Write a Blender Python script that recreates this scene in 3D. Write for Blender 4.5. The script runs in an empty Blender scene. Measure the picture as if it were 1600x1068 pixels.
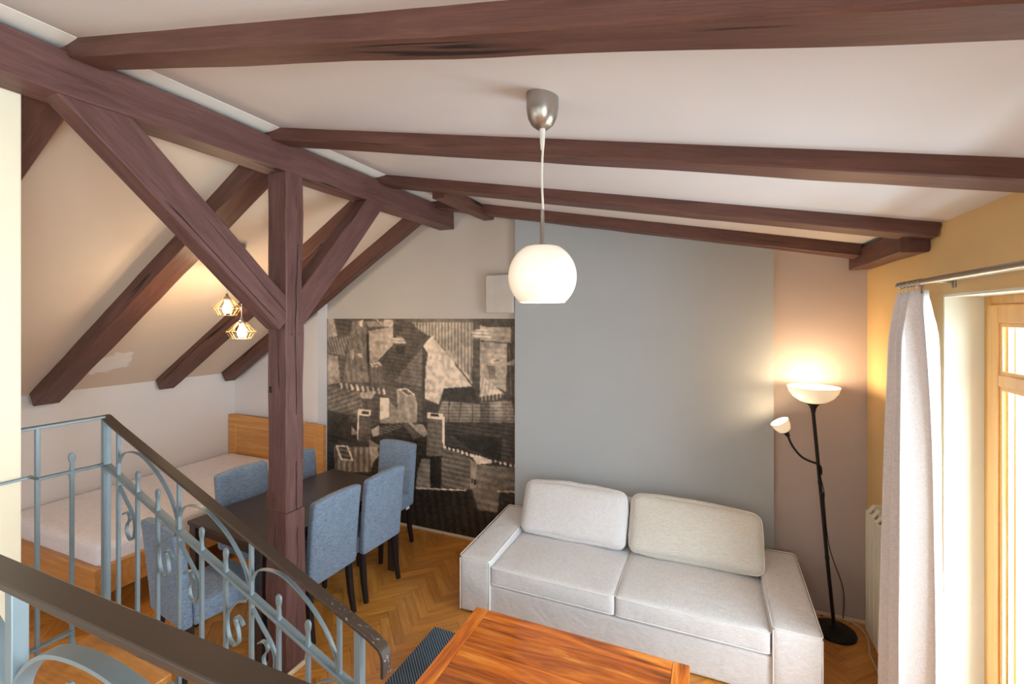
import bpy, bmesh, math, random
import numpy as np
from mathutils import Vector, Matrix, noise
PI = math.pi
random.seed(7)
SC = bpy.context.scene
COL = SC.collection

def srgb(r, g, b, k=1.0):
    o = []
    for c in (r, g, b):
        c /= 255.0
        c = c / 12.92 if c <= 0.04045 else ((c + 0.055) / 1.055) ** 2.4
        o.append(c * k)
    return (o[0], o[1], o[2], 1.0)

# ------------------------------------------------------------------ camera, world, light
YAW = math.atan(308 / 720)
cd = bpy.data.cameras.new('camera')
cam = bpy.data.objects.new('camera', cd)
COL.objects.link(cam)
cam.location = (0, 0, 2.2)
cam.rotation_euler = (PI / 2, 0, YAW)
cd.sensor_width = 36
cd.lens = 720 / 1600 * 36
cd.shift_y = -37 / 1600
cd.clip_start = 0.05
SC.camera = cam

SC.view_settings.view_transform = 'Standard'
SC.view_settings.look = 'None'
SC.view_settings.gamma = 1
SC.view_settings.use_curve_mapping = False
SC.view_settings.exposure = 0.26

world = bpy.data.worlds.new('world')
SC.world = world
world.use_nodes = True
wb = world.node_tree.nodes['Background']
wb.inputs[0].default_value = (0.80, 0.92, 1.0, 1)
wb.inputs[1].default_value = 1.8

def area(name, loc, rot, sx, sy, power, color=(0.78, 0.90, 1.0)):
    l = bpy.data.lights.new(name, 'AREA')
    l.shape = 'RECTANGLE'; l.size = sx; l.size_y = sy; l.energy = power; l.color = color
    o = bpy.data.objects.new(name, l); COL.objects.link(o)
    o.location = loc; o.rotation_euler = rot
    return o
# daylight through the balcony door, then fill added at three made-up unseen windows
area('daylight_door', (1.46, 2.17, 1.2), (0, PI / 2, 0), 2.2, 1.35, 125)
area('added_fill_side', (1.46, -1.1, 2.0), (0, PI / 2, 0), 1.1, 1.7, 210)  # fill added beside the camera, no such window in view
area('added_fill_left', (-3.9, -2.95, 1.45), (PI / 2, 0, 0), 1.3, 1.0, 40, (0.92, 0.96, 1.0))  # fill added to brighten the bed side and steep slope
area('added_fill_rear', (-0.8, -2.95, 2.0), (PI / 2, 0, 0), 2.9, 1.3, 12, (0.92, 0.96, 1.0))  # weak fill added from behind the camera

def point(name, loc, power, radius, color=(1.0, 0.72, 0.42)):
    l = bpy.data.lights.new(name, 'POINT')
    l.energy = power; l.shadow_soft_size = radius; l.color = color
    o = bpy.data.objects.new(name, l); COL.objects.link(o); o.location = loc
    return o

# ------------------------------------------------------------------ materials
def new_mat(name):
    m = bpy.data.materials.new(name); m.use_nodes = True
    nt = m.node_tree
    return m, nt, nt.nodes['Principled BSDF']

def N(nt, typ, **kw):
    n = nt.nodes.new(typ)
    for k, v in kw.items(): setattr(n, k, v)
    return n

def coords(nt, scale=(1, 1, 1), kind='Object', rnd=False):
    tc = N(nt, 'ShaderNodeTexCoord')
    mp = N(nt, 'ShaderNodeMapping'); mp.inputs['Scale'].default_value = scale
    nt.links.new(tc.outputs[kind], mp.inputs['Vector'])
    if rnd:
        oi = N(nt, 'ShaderNodeObjectInfo'); ge = N(nt, 'ShaderNodeNewGeometry')
        a = N(nt, 'ShaderNodeMath', operation='ADD')
        nt.links.new(oi.outputs['Random'], a.inputs[0]); nt.links.new(ge.outputs['Random Per Island'], a.inputs[1])
        m = N(nt, 'ShaderNodeMath', operation='MULTIPLY'); m.inputs[1].default_value = 37.0
        nt.links.new(a.outputs[0], m.inputs[0])
        cx = N(nt, 'ShaderNodeCombineXYZ')
        nt.links.new(m.outputs[0], cx.inputs[0]); nt.links.new(m.outputs[0], cx.inputs[1]); nt.links.new(m.outputs[0], cx.inputs[2])
        nt.links.new(cx.outputs[0], mp.inputs['Location'])
        return mp.outputs[0], a.outputs[0]
    return mp.outputs[0]

def noise_tex(nt, vec, scale=5, detail=3, rough=0.5, dist=0.0):
    n = N(nt, 'ShaderNodeTexNoise')
    n.inputs['Scale'].default_value = scale; n.inputs['Detail'].default_value = detail
    n.inputs['Roughness'].default_value = rough; n.inputs['Distortion'].default_value = dist
    nt.links.new(vec, n.inputs['Vector'])
    return n.outputs['Fac']

def ramp(nt, fac, stops):
    r = N(nt, 'ShaderNodeValToRGB')
    e = r.color_ramp.elements
    while len(e) < len(stops): e.new(0.5)
    for i, (p, c) in enumerate(stops): e[i].position = p; e[i].color = c
    nt.links.new(fac, r.inputs[0])
    return r.outputs[0]

def bump(nt, p, h, strength=0.3, dist=0.01, prev=None):
    b = N(nt, 'ShaderNodeBump'); b.inputs['Strength'].default_value = strength; b.inputs['Distance'].default_value = dist
    nt.links.new(h, b.inputs['Height'])
    if prev is not None: nt.links.new(prev, b.inputs['Normal'])
    nt.links.new(b.outputs[0], p.inputs['Normal'])
    return b.outputs[0]

def mixc(nt, fac, a, b, mode='MIX'):
    m = N(nt, 'ShaderNodeMix', data_type='RGBA', blend_type=mode)
    if isinstance(fac, float): m.inputs[0].default_value = fac
    else: nt.links.new(fac, m.inputs[0])
    for s, v in ((6, a), (7, b)):
        if isinstance(v, tuple): m.inputs[s].default_value = v
        else: nt.links.new(v, m.inputs[s])
    return m.outputs[2]

def plain(name, c, rough=0.5, metal=0.0, coat=0.0):
    m, nt, p = new_mat(name)
    v = coords(nt, (1, 1, 1)); f = noise_tex(nt, v, 9, 3)
    k = tuple(x * 0.9 for x in c[:3]) + (1,)
    nt.links.new(ramp(nt, f, [(0.3, k), (0.7, c)]), p.inputs['Base Color'])
    p.inputs['Roughness'].default_value = rough; p.inputs['Metallic'].default_value = metal
    p.inputs['Coat Weight'].default_value = coat
    return m

def plaster(name, c, var=0.96, bs=0.12, patch=None):
    m, nt, p = new_mat(name)
    v = coords(nt); f = noise_tex(nt, v, 1.7, 4)
    k = tuple(x * var for x in c[:3]) + (1,)
    col = ramp(nt, f, [(0.35, k), (0.65, c)])
    if patch:
        (px, py, pz), (rx, ry), pc = patch
        tc = N(nt, 'ShaderNodeTexCoord')
        mp = N(nt, 'ShaderNodeMapping', vector_type='POINT')
        mp.inputs['Location'].default_value = (-px / rx, -py / ry, 0); mp.inputs['Scale'].default_value = (1 / rx, 1 / ry, 0)
        nt.links.new(tc.outputs['Object'], mp.inputs['Vector'])
        ln = N(nt, 'ShaderNodeVectorMath', operation='LENGTH'); nt.links.new(mp.outputs[0], ln.inputs[0])
        nf = noise_tex(nt, coords(nt), 9, 4)
        ad = N(nt, 'ShaderNodeMath', operation='MULTIPLY_ADD'); nt.links.new(nf, ad.inputs[0]); ad.inputs[1].default_value = 1.4
        nt.links.new(ln.outputs['Value'], ad.inputs[2])
        fac = ramp(nt, ad.outputs[0], [(0.0, (1, 1, 1, 1)), (1.55 / 2.0, (0, 0, 0, 1))])
        dv = N(nt, 'ShaderNodeMapRange'); dv.inputs[1].default_value = 1.75; dv.inputs[2].default_value = 1.62
        nt.links.new(ad.outputs[0], dv.inputs[0])
        col = mixc(nt, dv.outputs[0], col, pc)
    nt.links.new(col, p.inputs['Base Color'])
    p.inputs['Roughness'].default_value = 0.85
    bump(nt, p, noise_tex(nt, v, 60, 4), bs, 0.004)
    return m

def timber_mat(name, c1, c2):
    m, nt, p = new_mat(name)
    v, r = coords(nt, (0.7, 6, 6), rnd=True)
    f = noise_tex(nt, v, 4, 6, 0.65, 0.4)
    v2, _ = coords(nt, (0.22, 5.5, 5.5), rnd=True)
    cr = noise_tex(nt, v2, 1.1, 2, 0.5, 0.25)
    s = N(nt, 'ShaderNodeMath', operation='SUBTRACT'); nt.links.new(cr, s.inputs[0]); s.inputs[1].default_value = 0.60
    ab = N(nt, 'ShaderNodeMath', operation='ABSOLUTE'); nt.links.new(s.outputs[0], ab.inputs[0])
    crack = N(nt, 'ShaderNodeMapRange'); crack.inputs[1].default_value = 0.0035; crack.inputs[2].default_value = 0.009
    nt.links.new(ab.outputs[0], crack.inputs[0])
    vm, _ = coords(nt, (1.2, 3, 3), rnd=True)
    mk = N(nt, 'ShaderNodeMapRange'); mk.inputs[1].default_value = 0.56; mk.inputs[2].default_value = 0.50
    nt.links.new(noise_tex(nt, vm, 1.0, 1), mk.inputs[0])
    mxm = N(nt, 'ShaderNodeMath', operation='MAXIMUM'); nt.links.new(crack.outputs[0], mxm.inputs[0]); nt.links.new(mk.outputs[0], mxm.inputs[1])
    crack = mxm
    v3, _ = coords(nt, (3, 60, 60), rnd=True)
    gr = noise_tex(nt, v3, 3, 4, 0.6)
    col = ramp(nt, f, [(0.3, c1), (0.7, c2)])
    col = mixc(nt, 0.25, col, ramp(nt, gr, [(0.3, c1), (0.65, c2)]))
    col = mixc(nt, crack.outputs[0], srgb(30, 18, 16), col)
    nt.links.new(col, p.inputs['Base Color'])
    p.inputs['Roughness'].default_value = 0.5
    p.inputs['Specular IOR Level'].default_value = 0.4
    b = bump(nt, p, crack.outputs[0], 0.7, 0.006)
    b = bump(nt, p, gr, 0.35, 0.004, b)
    bump(nt, p, f, 0.4, 0.01, b)
    return m

def wood(name, stops, scale=(0.5, 6, 6), ns=3.0, dist=0.8, rough=0.35, coat=0.2, vary=0.25, bs=0.08):
    m, nt, p = new_mat(name)
    v, r = coords(nt, scale, rnd=True)
    f = noise_tex(nt, v, ns, 5, 0.55, dist)
    col = ramp(nt, f, stops)
    v3, _ = coords(nt, (scale[0] * 6, scale[1] * 12, scale[2] * 12), rnd=True)
    g = noise_tex(nt, v3, 3, 3)
    col = mixc(nt, 0.22, col, ramp(nt, g, [(0.3, stops[0][1]), (0.7, stops[-1][1])]))
    w = N(nt, 'ShaderNodeTexWhiteNoise', noise_dimensions='1D'); nt.links.new(r, w.inputs['W'])
    mr = N(nt, 'ShaderNodeMapRange'); mr.inputs[3].default_value = 1 - vary; mr.inputs[4].default_value = 1 + vary
    nt.links.new(w.outputs['Value'], mr.inputs[0])
    hs = N(nt, 'ShaderNodeHueSaturation'); nt.links.new(mr.outputs[0], hs.inputs['Value']); nt.links.new(col, hs.inputs['Color'])
    nt.links.new(hs.outputs[0], p.inputs['Base Color'])
    p.inputs['Roughness'].default_value = rough; p.inputs['Coat Weight'].default_value = coat
    p.inputs['Coat Roughness'].default_value = 0.2
    bump(nt, p, g, bs, 0.002)
    return m

def fabric(name, c1, c2, scale=350, bs=0.35, sheen=0.2, wr=0.0):
    m, nt, p = new_mat(name)
    v = coords(nt)
    a = noise_tex(nt, coords(nt, (1, 0.12, 1)), scale, 2); b = noise_tex(nt, coords(nt, (0.12, 1, 1)), scale, 2)
    ad = N(nt, 'ShaderNodeMath', operation='ADD'); nt.links.new(a, ad.inputs[0]); nt.links.new(b, ad.inputs[1])
    hf = N(nt, 'ShaderNodeMath', operation='MULTIPLY'); nt.links.new(ad.outputs[0], hf.inputs[0]); hf.inputs[1].default_value = 0.5
    nt.links.new(ramp(nt, hf.outputs[0], [(0.36, c1), (0.62, c2)]), p.inputs['Base Color'])
    p.inputs['Roughness'].default_value = 0.9; p.inputs['Sheen Weight'].default_value = sheen
    n = bump(nt, p, hf.outputs[0], bs, 0.002)
    if wr: bump(nt, p, noise_tex(nt, v, 5, 3, 0.5, 1.5), wr, 0.02, n)
    return m

def emit(name, c, s, gloss=True):
    m, nt, p = new_mat(name)
    p.inputs['Base Color'].default_value = (0.8, 0.78, 0.72, 1)
    p.inputs['Roughness'].default_value = 0.25
    p.inputs['Emission Color'].default_value = c; p.inputs['Emission Strength'].default_value = s
    return m

def glass_mat():
    m = bpy.data.materials.new('window_glass'); m.use_nodes = True; nt = m.node_tree
    nt.nodes.remove(nt.nodes['Principled BSDF'])
    t = N(nt, 'ShaderNodeBsdfTransparent'); t.inputs[0].default_value = (0.96, 0.99, 0.98, 1)
    g = N(nt, 'ShaderNodeBsdfGlossy'); g.inputs['Roughness'].default_value = 0.02
    mx = N(nt, 'ShaderNodeMixShader'); mx.inputs[0].default_value = 0.05
    nt.links.new(t.outputs[0], mx.inputs[1]); nt.links.new(g.outputs[0], mx.inputs[2])
    nt.links.new(mx.outputs[0], nt.nodes['Material Output'].inputs[0])
    return m

M = {}
M['ceiling'] = plaster('ceiling_paint', srgb(214, 208, 208))
M['slope'] = plaster('slope_paint', srgb(222, 200, 180), patch=((-5.02, 2.42, 0), (0.16, 0.16), srgb(240, 230, 222)))
M['cove'] = plaster('cove_paint', srgb(238, 236, 230))
M['knee'] = plaster('knee_wall_paint', srgb(226, 219, 219))
M['mural_wall'] = plaster('mural_wall_paint', srgb(200, 190, 181))
M['breast'] = plaster('grey_blue_paint', srgb(180, 185, 190))
M['brown_wall'] = plaster('taupe_paint', srgb(190, 176, 172))
M['yellow'] = plaster('yellow_paint', srgb(226, 192, 136))
M['reveal'] = plaster('reveal_paint', srgb(238, 234, 214))
M['cream'] = plaster('cream_paint', srgb(238, 228, 204), bs=0.25)
M['timber'] = timber_mat('oxblood_timber', srgb(80, 51, 48), srgb(120, 84, 80))
M['timber_dark'] = timber_mat('brown_timber', srgb(76, 47, 40), srgb(112, 74, 64))
M['parquet'] = wood('oak_parquet', [(0.25, srgb(186, 112, 44)), (0.5, srgb(212, 142, 62)), (0.75, srgb(228, 166, 86))], (1.2, 12, 12), 3, 0.6, 0.28, 0.35, 0.13)
M['groove'] = plain('parquet_groove', srgb(60, 34, 18), 0.9)
M['oak'] = wood('oak_veneer', [(0.25, srgb(176, 112, 52)), (0.75, srgb(216, 158, 92))], (0.5, 9, 9), 3, 0.5, 0.4, 0.1, 0.05)
M['pine'] = wood('door_pine', [(0.25, srgb(214, 150, 72)), (0.75, srgb(236, 184, 108))], (8, 8, 0.5), 3, 0.4, 0.35, 0.2, 0.04)
M['sheesham'] = wood('lacquered_sheesham', [(0.30, srgb(70, 24, 6)), (0.40, srgb(160, 66, 12)), (0.56, srgb(214, 110, 24)), (0.72, srgb(240, 160, 66))], (0.42, 4.2, 4.2), 2.4, 1.9, 0.14, 0.6, 0.3)
M['blackwood'] = wood('brown_black_wood', [(0.25, srgb(40, 31, 30)), (0.75, srgb(66, 54, 50))], (0.5, 10, 10), 3, 0.4, 0.38, 0.1, 0.05)
M['legs'] = plain('black_brown_leg', srgb(30, 27, 30), 0.35)
M['chair'] = fabric('blue_grey_cover', srgb(88, 104, 126), srgb(142, 160, 184), 260, 0.4)
M['sofa'] = fabric('pale_linen', srgb(210, 208, 211), srgb(233, 231, 234), 240, 0.3, wr=0.35)
M['sofa2'] = fabric('pale_linen_worn', srgb(204, 200, 192), srgb(228, 224, 217), 240, 0.3, wr=0.4)
M['piping'] = plain('pale_piping', srgb(244, 242, 240), 0.8)
M['sheet'] = fabric('white_sheet', srgb(226, 216, 220), srgb(240, 232, 234), 120, 0.1, wr=0.5)
M['curtain'] = fabric('white_curtain', srgb(222, 218, 222), srgb(240, 237, 240), 200, 0.15)
M['iron'] = plain('blue_grey_iron', srgb(128, 143, 151), 0.42, 0.3)
M['white_plastic'] = plain('white_plastic', srgb(225, 220, 216), 0.45)
M['radiator'] = plain('radiator_enamel', srgb(228, 220, 202), 0.4)
M['steel'] = plain('brushed_steel', srgb(176, 168, 160), 0.32, 0.9)
M['chrome'] = plain('chrome', srgb(190, 190, 190), 0.2, 1.0)
M['black'] = plain('black_metal', srgb(26, 25, 27), 0.4, 0.2)
M['darkgap'] = plain('dark_gap', srgb(40, 34, 30), 0.9)
M['trim'] = plain('cream_trim', srgb(222, 200, 170), 0.5)
M['cord'] = plain('clear_white_cord', srgb(220, 214, 205), 0.4)
M['globe'] = emit('opal_glass_lit', (1.0, 0.72, 0.46, 1), 0.34)
M['bowl'] = emit('opal_bowl_lit', (1.0, 0.74, 0.45, 1), 0.42)
M['bulb'] = emit('bulb_lit', (1.0, 0.80, 0.50, 1), 9.0)
M['bulb_hot'] = emit('cage_bulb_lit', (1.0, 0.74, 0.44, 1), 240.0)
M['cage'] = plain('brass_cage_wire', srgb(150, 118, 78), 0.4, 0.3)
M['glass'] = glass_mat()
M['pbody'] = plain('box_enamel', srgb(204, 196, 190), 0.5)

def handrail_mat():
    m, nt, p = new_mat('worn_dark_handrail')
    v = coords(nt)
    f = noise_tex(nt, coords(nt, (30, 60, 60)), 1.6, 6, 0.7)
    tc = N(nt, 'ShaderNodeTexCoord'); sp = N(nt, 'ShaderNodeSeparateXYZ'); nt.links.new(tc.outputs['Object'], sp.inputs[0])
    g = N(nt, 'ShaderNodeMapRange'); g.inputs[1].default_value = 0.4; g.inputs[2].default_value = 1.7; g.inputs[3].default_value = -0.2; g.inputs[4].default_value = 0.03
    nt.links.new(sp.outputs[0], g.inputs[0])
    a = N(nt, 'ShaderNodeMath', operation='ADD'); nt.links.new(f, a.inputs[0]); nt.links.new(g.outputs[0], a.inputs[1])
    k = N(nt, 'ShaderNodeMapRange'); k.inputs[1].default_value = 0.62; k.inputs[2].default_value = 0.66
    nt.links.new(a.outputs[0], k.inputs[0])
    nt.links.new(mixc(nt, k.outputs[0], srgb(70, 58, 50), srgb(170, 172, 172)), p.inputs['Base Color'])
    p.inputs['Roughness'].default_value = 0.4; p.inputs['Metallic'].default_value = 0.2
    return m
M['handrail'] = handrail_mat()

def rug_mat():
    m, nt, p = new_mat('ribbed_blue_rug')
    w = N(nt, 'ShaderNodeTexWave', wave_type='BANDS', bands_direction='DIAGONAL'); w.inputs['Scale'].default_value = 28; w.inputs['Distortion'].default_value = 0.6
    nt.links.new(coords(nt), w.inputs['Vector'])
    nt.links.new(ramp(nt, w.outputs['Fac'], [(0.2, srgb(52, 64, 80)), (0.8, srgb(122, 142, 160))]), p.inputs['Base Color'])
    p.inputs['Roughness'].default_value = 0.95
    bump(nt, p, w.outputs['Fac'], 0.6, 0.006)
    return m
M['rug'] = rug_mat()

def mural_mat():
    m, nt, p = new_mat('printed_mural')
    a = N(nt, 'ShaderNodeAttribute'); a.attribute_name = 'print'
    nt.links.new(a.outputs['Color'], p.inputs['Base Color'])
    p.inputs['Roughness'].default_value = 0.42
    bump(nt, p, noise_tex(nt, coords(nt), 3, 2), 0.15, 0.03)
    return m
M['mural'] = mural_mat()

# ------------------------------------------------------------------ mesh helpers
class MB:
    def __init__(s): s.v = []; s.f = []
    def box(s, x0, x1, y0, y1, z0, z1):
        b = len(s.v)
        s.v += [(x, y, z) for z in (z0, z1) for y in (y0, y1) for x in (x0, x1)]
        for q in ((0, 2, 3, 1), (4, 5, 7, 6), (0, 1, 5, 4), (2, 6, 7, 3), (0, 4, 6, 2), (1, 3, 7, 5)):
            s.f.append([b + i for i in q])
        return s
    def prism(s, poly, axis, a, b):
        # poly: 2D points in the two other axes (in order), extruded along axis from a to b
        n = len(poly); k = len(s.v)
        for t in (a, b):
            for p, q in poly:
                s.v.append({'x': (t, p, q), 'y': (p, t, q), 'z': (p, q, t)}[axis])
        s.f.append(list(range(k, k + n))); s.f.append(list(range(k + 2 * n - 1, k + n - 1, -1)))
        for i in range(n):
            j = (i + 1) % n
            s.f.append([k + i, k + j, k + n + j, k + n + i])
        return s
    def sweep(s, pts, prof, up=(0, 0, 1), scale=None, closed=False, caps=True):
        pts = [Vector(p) for p in pts]; up = Vector(up); n = len(pts); m = len(prof); k = len(s.v)
        for i, p in enumerate(pts):
            if closed: t = pts[(i + 1) % n] - pts[i - 1]
            else: t = pts[min(i + 1, n - 1)] - pts[max(i - 1, 0)]
            t.normalize()
            sd = t.cross(up)
            if sd.length < 1e-4: sd = t.cross(Vector((1, 0, 0)))
            sd.normalize(); u2 = sd.cross(t)
            sx, sy = scale[i] if scale else (1, 1)
            for a, b in prof: s.v.append(tuple(p + sd * a * sx + u2 * b * sy))
        for i in range(n if closed else n - 1):
            i2 = (i + 1) % n
            for j in range(m):
                j2 = (j + 1) % m
                s.f.append([k + i * m + j, k + i2 * m + j, k + i2 * m + j2, k + i * m + j2])
        if caps and not closed:
            s.f.append([k + j for j in range(m)]); s.f.append([k + (n - 1) * m + j for j in reversed(range(m))])
        return s
    def tube(s, pts, r, n=8, up=(0, 0, 1), scale=None, closed=False):
        return s.sweep(pts, [(r * math.cos(2 * PI * i / n), r * math.sin(2 * PI * i / n)) for i in range(n)], up, scale, closed)
    def bar(s, pts, w, t, up=(0, 0, 1), scale=None):
        return s.sweep(pts, [(-w / 2, -t / 2), (w / 2, -t / 2), (w / 2, t / 2), (-w / 2, t / 2)], up, scale)
    def lathe(s, prof, n=32, c=(0, 0, 0), mat=None, closed=False):
        k = len(s.v); m = len(prof)
        for i in range(n):
            a = 2 * PI * i / n
            for r, z in prof:
                p = Vector((r * math.cos(a), r * math.sin(a), z))
                if mat is not None: p = mat @ p
                s.v.append((p.x + c[0], p.y + c[1], p.z + c[2]))
        for i in range(n):
            i2 = (i + 1) % n
            for j in range(m if closed else m - 1):
                j2 = (j + 1) % m
                s.f.append([k + i * m + j, k + i2 * m + j, k + i2 * m + j2, k + i * m + j2])
        return s
    def xf(s, mat, start=0):
        for i in range(start, len(s.v)): s.v[i] = tuple(mat @ Vector(s.v[i]))
        return s
    def build(s, name, mat, parent=None, smooth=35, bevel=0.0, seg=2, loc=None, fix=True):
        me = bpy.data.meshes.new(name); me.from_pydata(s.v, [], s.f)
        bm = bmesh.new(); bm.from_mesh(me)
        bmesh.ops.remove_doubles(bm, verts=bm.verts, dist=1e-6)
        if fix: bmesh.ops.recalc_face_normals(bm, faces=bm.faces)
        bm.to_mesh(me); bm.free()
        if smooth:
            me.shade_smooth(); me.set_sharp_from_angle(angle=math.radians(smooth))
        me.materials.append(mat)
        o = bpy.data.objects.new(name, me); COL.objects.link(o)
        if parent: o.parent = parent
        if loc: o.location = loc
        if bevel:
            md = o.modifiers.new('bevel', 'BEVEL'); md.width = bevel; md.segments = seg; md.limit_method = 'ANGLE'; md.angle_limit = math.radians(40)
            md.harden_normals = False
        return o

def thing(name, label, cat, loc=(0, 0, 0), rz=0, group=None):
    o = bpy.data.objects.new(name, None); COL.objects.link(o)
    o.location = loc; o.rotation_euler = (0, 0, rz); o.empty_display_size = 0.1
    o['label'] = label; o['category'] = cat
    if group: o['group'] = group
    return o
def tag(o, label, cat, group=None):
    o['label'] = label; o['category'] = cat
    if group: o['group'] = group
    return o
def struct(o, kind='structure'):
    o['kind'] = kind; return o
def dup(root, loc, rz, label, group=None):
    r = root.copy(); COL.objects.link(r); r.location = loc; r.rotation_euler = (0, 0, rz); r['label'] = label
    if group: r['group'] = group
    for ch in list(root.children):
        c = ch.copy(); COL.objects.link(c); c.parent = r
        for g in list(ch.children):
            d = g.copy(); COL.objects.link(d); d.parent = c
    return r

def soft(h, r, puff=0.0, n=14, seed=0.0, wr=0.0, pf=(1, 1, 1), shape=None):
    """rounded, cushioned box with half sizes h, centred on the origin"""
    s = MB()
    ts = [math.copysign(1 - (1 - abs(t)) ** 1.5, t) for t in [-1 + 2 * i / n for i in range(n + 1)]]
    for ax in range(3):
        for sg in (-1, 1):
            k = len(s.v); a1, a2 = (ax + 1) % 3, (ax + 2) % 3
            for a in ts:
                for b in ts:
                    p = [0, 0, 0]; p[ax] = sg * h[ax]; p[a1] = a * h[a1]; p[a2] = b * h[a2]
                    p = Vector(p)
                    q = Vector([max(-(h[i] - r), min(h[i] - r, p[i])) for i in range(3)])
                    d = p - q
                    if d.length > 1e-9: p = q + d.normalized() * r
                    p[ax] += sg * puff * pf[ax] * (1 - a * a) * (1 - b * b)
                    s.v.append(tuple(p))
            m = n + 1
            for i in range(n):
                for j in range(n):
                    s.f.append([k + i * m + j, k + (i + 1) * m + j, k + (i + 1) * m + j + 1, k + i * m + j + 1])
    for i, p in enumerate(s.v):
        v = Vector(p)
        if wr:
            w = noise.noise_vector(v * 4 + Vector((seed, seed, seed))) * wr + noise.noise_vector(v * 11 + Vector((seed, 3, seed))) * wr * 0.35
            v += w
        if shape: v = shape(v)
        s.v[i] = tuple(v)
    return s

def loop_path(h, r, z, n=6, grow=0.0, shape=None):
    pts = []
    for cx, cy, a0 in ((1, 1, 0), (-1, 1, 90), (-1, -1, 180), (1, -1, 270)):
        for i in range(n + 1):
            a = math.radians(a0 + 90 * i / n)
            pts.append(Vector((cx * (h[0] - r) + (r + grow) * math.cos(a), cy * (h[1] - r) + (r + grow) * math.sin(a), z)))
    # densify the straights
    out = []
    for i, p in enumerate(pts):
        q = pts[(i + 1) % len(pts)]; k = max(1, int((q - p).length / 0.06))
        for j in range(k): out.append(p.lerp(q, j / k))
    if shape: out = [shape(p) for p in out]
    return out

def timber(name, p0, p1, w, h, label, cat, mat='timber', up=(0, 0, 1), wob=0.004, ch=0.006, seed=0, group=None, widen=None):
    """hewn beam from p0 to p1 (centre line), local X runs along it, w across, h along 'up'"""
    p0 = Vector(p0); p1 = Vector(p1); L = (p1 - p0).length
    x = (p1 - p0).normalized(); u = Vector(up); y = u.cross(x).normalized(); z = x.cross(y)
    n = max(2, int(L / 0.12)); s = MB(); prof = []
    for sx, sy in ((-1, -1), (1, -1), (1, 1), (-1, 1)):
        a = (sx * (w / 2), sy * (h / 2))
        if sx * sy > 0: prof += [(a[0], a[1] - sy * ch), (a[0] - sx * ch, a[1])]
        else: prof += [(a[0] - sx * ch, a[1]), (a[0], a[1] - sy * ch)]
    m = len(prof)
    for i in range(n + 1):
        t = i / n
        for j, (a, b) in enumerate(prof):
            k = noise.noise(Vector((t * L * 2.3 + seed * 7.1, (j // 2) * 3.7, seed))) * wob
            k2 = noise.noise(Vector((t * L * 9 + seed * 3.1, (j // 2) * 1.7, seed + 9))) * wob * 0.5
            q = 1 + (k + k2) / (w / 2); q2 = 1 + (k - k2) / (h / 2)
            ex = widen(t) if widen else 0
            s.v.append((t * L, a * q + math.copysign(ex, a), b * q2 + math.copysign(ex, b)))
    for i in range(n):
        for j in range(m):
            j2 = (j + 1) % m
            s.f.append([i * m + j, (i + 1) * m + j, (i + 1) * m + j2, i * m + j2])
    s.f.append(list(range(m))); s.f.append([n * m + j for j in reversed(range(m))])
    o = s.build(name, M[mat], smooth=30)
    o.matrix_basis = Matrix.Translation(p0) @ Matrix((x, y, z)).transposed().to_4x4()
    tag(o, label, cat, group)
    return o
# ------------------------------------------------------------------ room shell
def zr(x): return 2.872 - 0.192 * x              # right-hand (flat) slope
RX, RZ = -2.5, 2.872 + 0.192 * 2.5               # ridge above the purlin
LS = (RZ - 1.53) / (5.45 + RX)                   # left slope gradient
def zl(x): return RZ + LS * (x - RX)
YB, YF = 4.07, -2.6

# ceilings as slabs
struct(MB().prism([(RX, RZ), (1.45, zr(1.45)), (1.45, zr(1.45) + .1), (RX, RZ + .1)], 'y', YF - .15, YB + .15).build('ceiling', M['ceiling'], smooth=0))
struct(MB().prism([(-5.6, zl(-5.6)), (RX, RZ), (RX, RZ + .1), (-5.6, zl(-5.6) + .1)], 'y', YF - .15, YB + .15).build('ceiling_slope', M['slope'], smooth=0))
# rounded plaster cove above the purlin
cv = []
for i in range(7):
    a = i / 6; x = -2.47 + 0.16 * a
    cv.append((x, zr(x) - 0.035 * math.sin(PI * (0.5 + a / 2)) ** 1 - 0.002))
cv += [(-2.31, zr(-2.31) + .01), (-2.47, zr(-2.47) + .01)]
struct(MB().prism(cv, 'y', YF, YB).build('trim_1', M['cove'], smooth=60))

floor = struct(MB().box(-5.6, 1.2, -2.7, 4.2, -0.12, -0.012).build('floor', M['groove'], smooth=0))
# herringbone parquet, blocks 38 x 7 cm laid at 45 degrees
BL, BW = 0.384, 0.07
blk = MB().box(0, BL - .0012, 0, BW - .0012, -0.012, 0)
blocks = []
c45 = math.cos(PI / 4)
def rot(p, q): return ((p - q) * c45 - 1.9, (p + q) * c45 + 2.0)
cx_, sx_ = math.cos(YAW), math.sin(YAW)
for i in range(-90, 90):
    for j in range(-14, 15):
        for kind in (0, 1):
            p = i * BW + j * BL; q = i * BW - j * BL
            if kind: q += BW
            mx, my = (p + BW / 2, q + BL / 2) if kind else (p + BL / 2, q + BW / 2)
            X, Y = rot(mx, my)
            if not (-5.5 < X < 1.1 and 0.5 < Y < 4.16): continue
            ox, oy = rot(p + (BW if kind else 0), q)
            d = -sx_ * X + cx_ * Y; l = cx_ * X + sx_ * Y
            u = 800 + 720 * l / max(d, .01); v = 497 + 720 * 2.2 / max(d, .01)
            vis = (190 < u < 770 or 1270 < u < 1400) and v < 1090 and X > -3.9 and not (-1.7 < X < .57 and Y > 2.9)
            blocks.append((0 if vis else 1, X * X + Y * Y, ox, oy, PI / 4 + (PI / 2 if kind else 0), kind))
blocks.sort()
first = None
rest = {0: MB(), 1: MB()}
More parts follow.
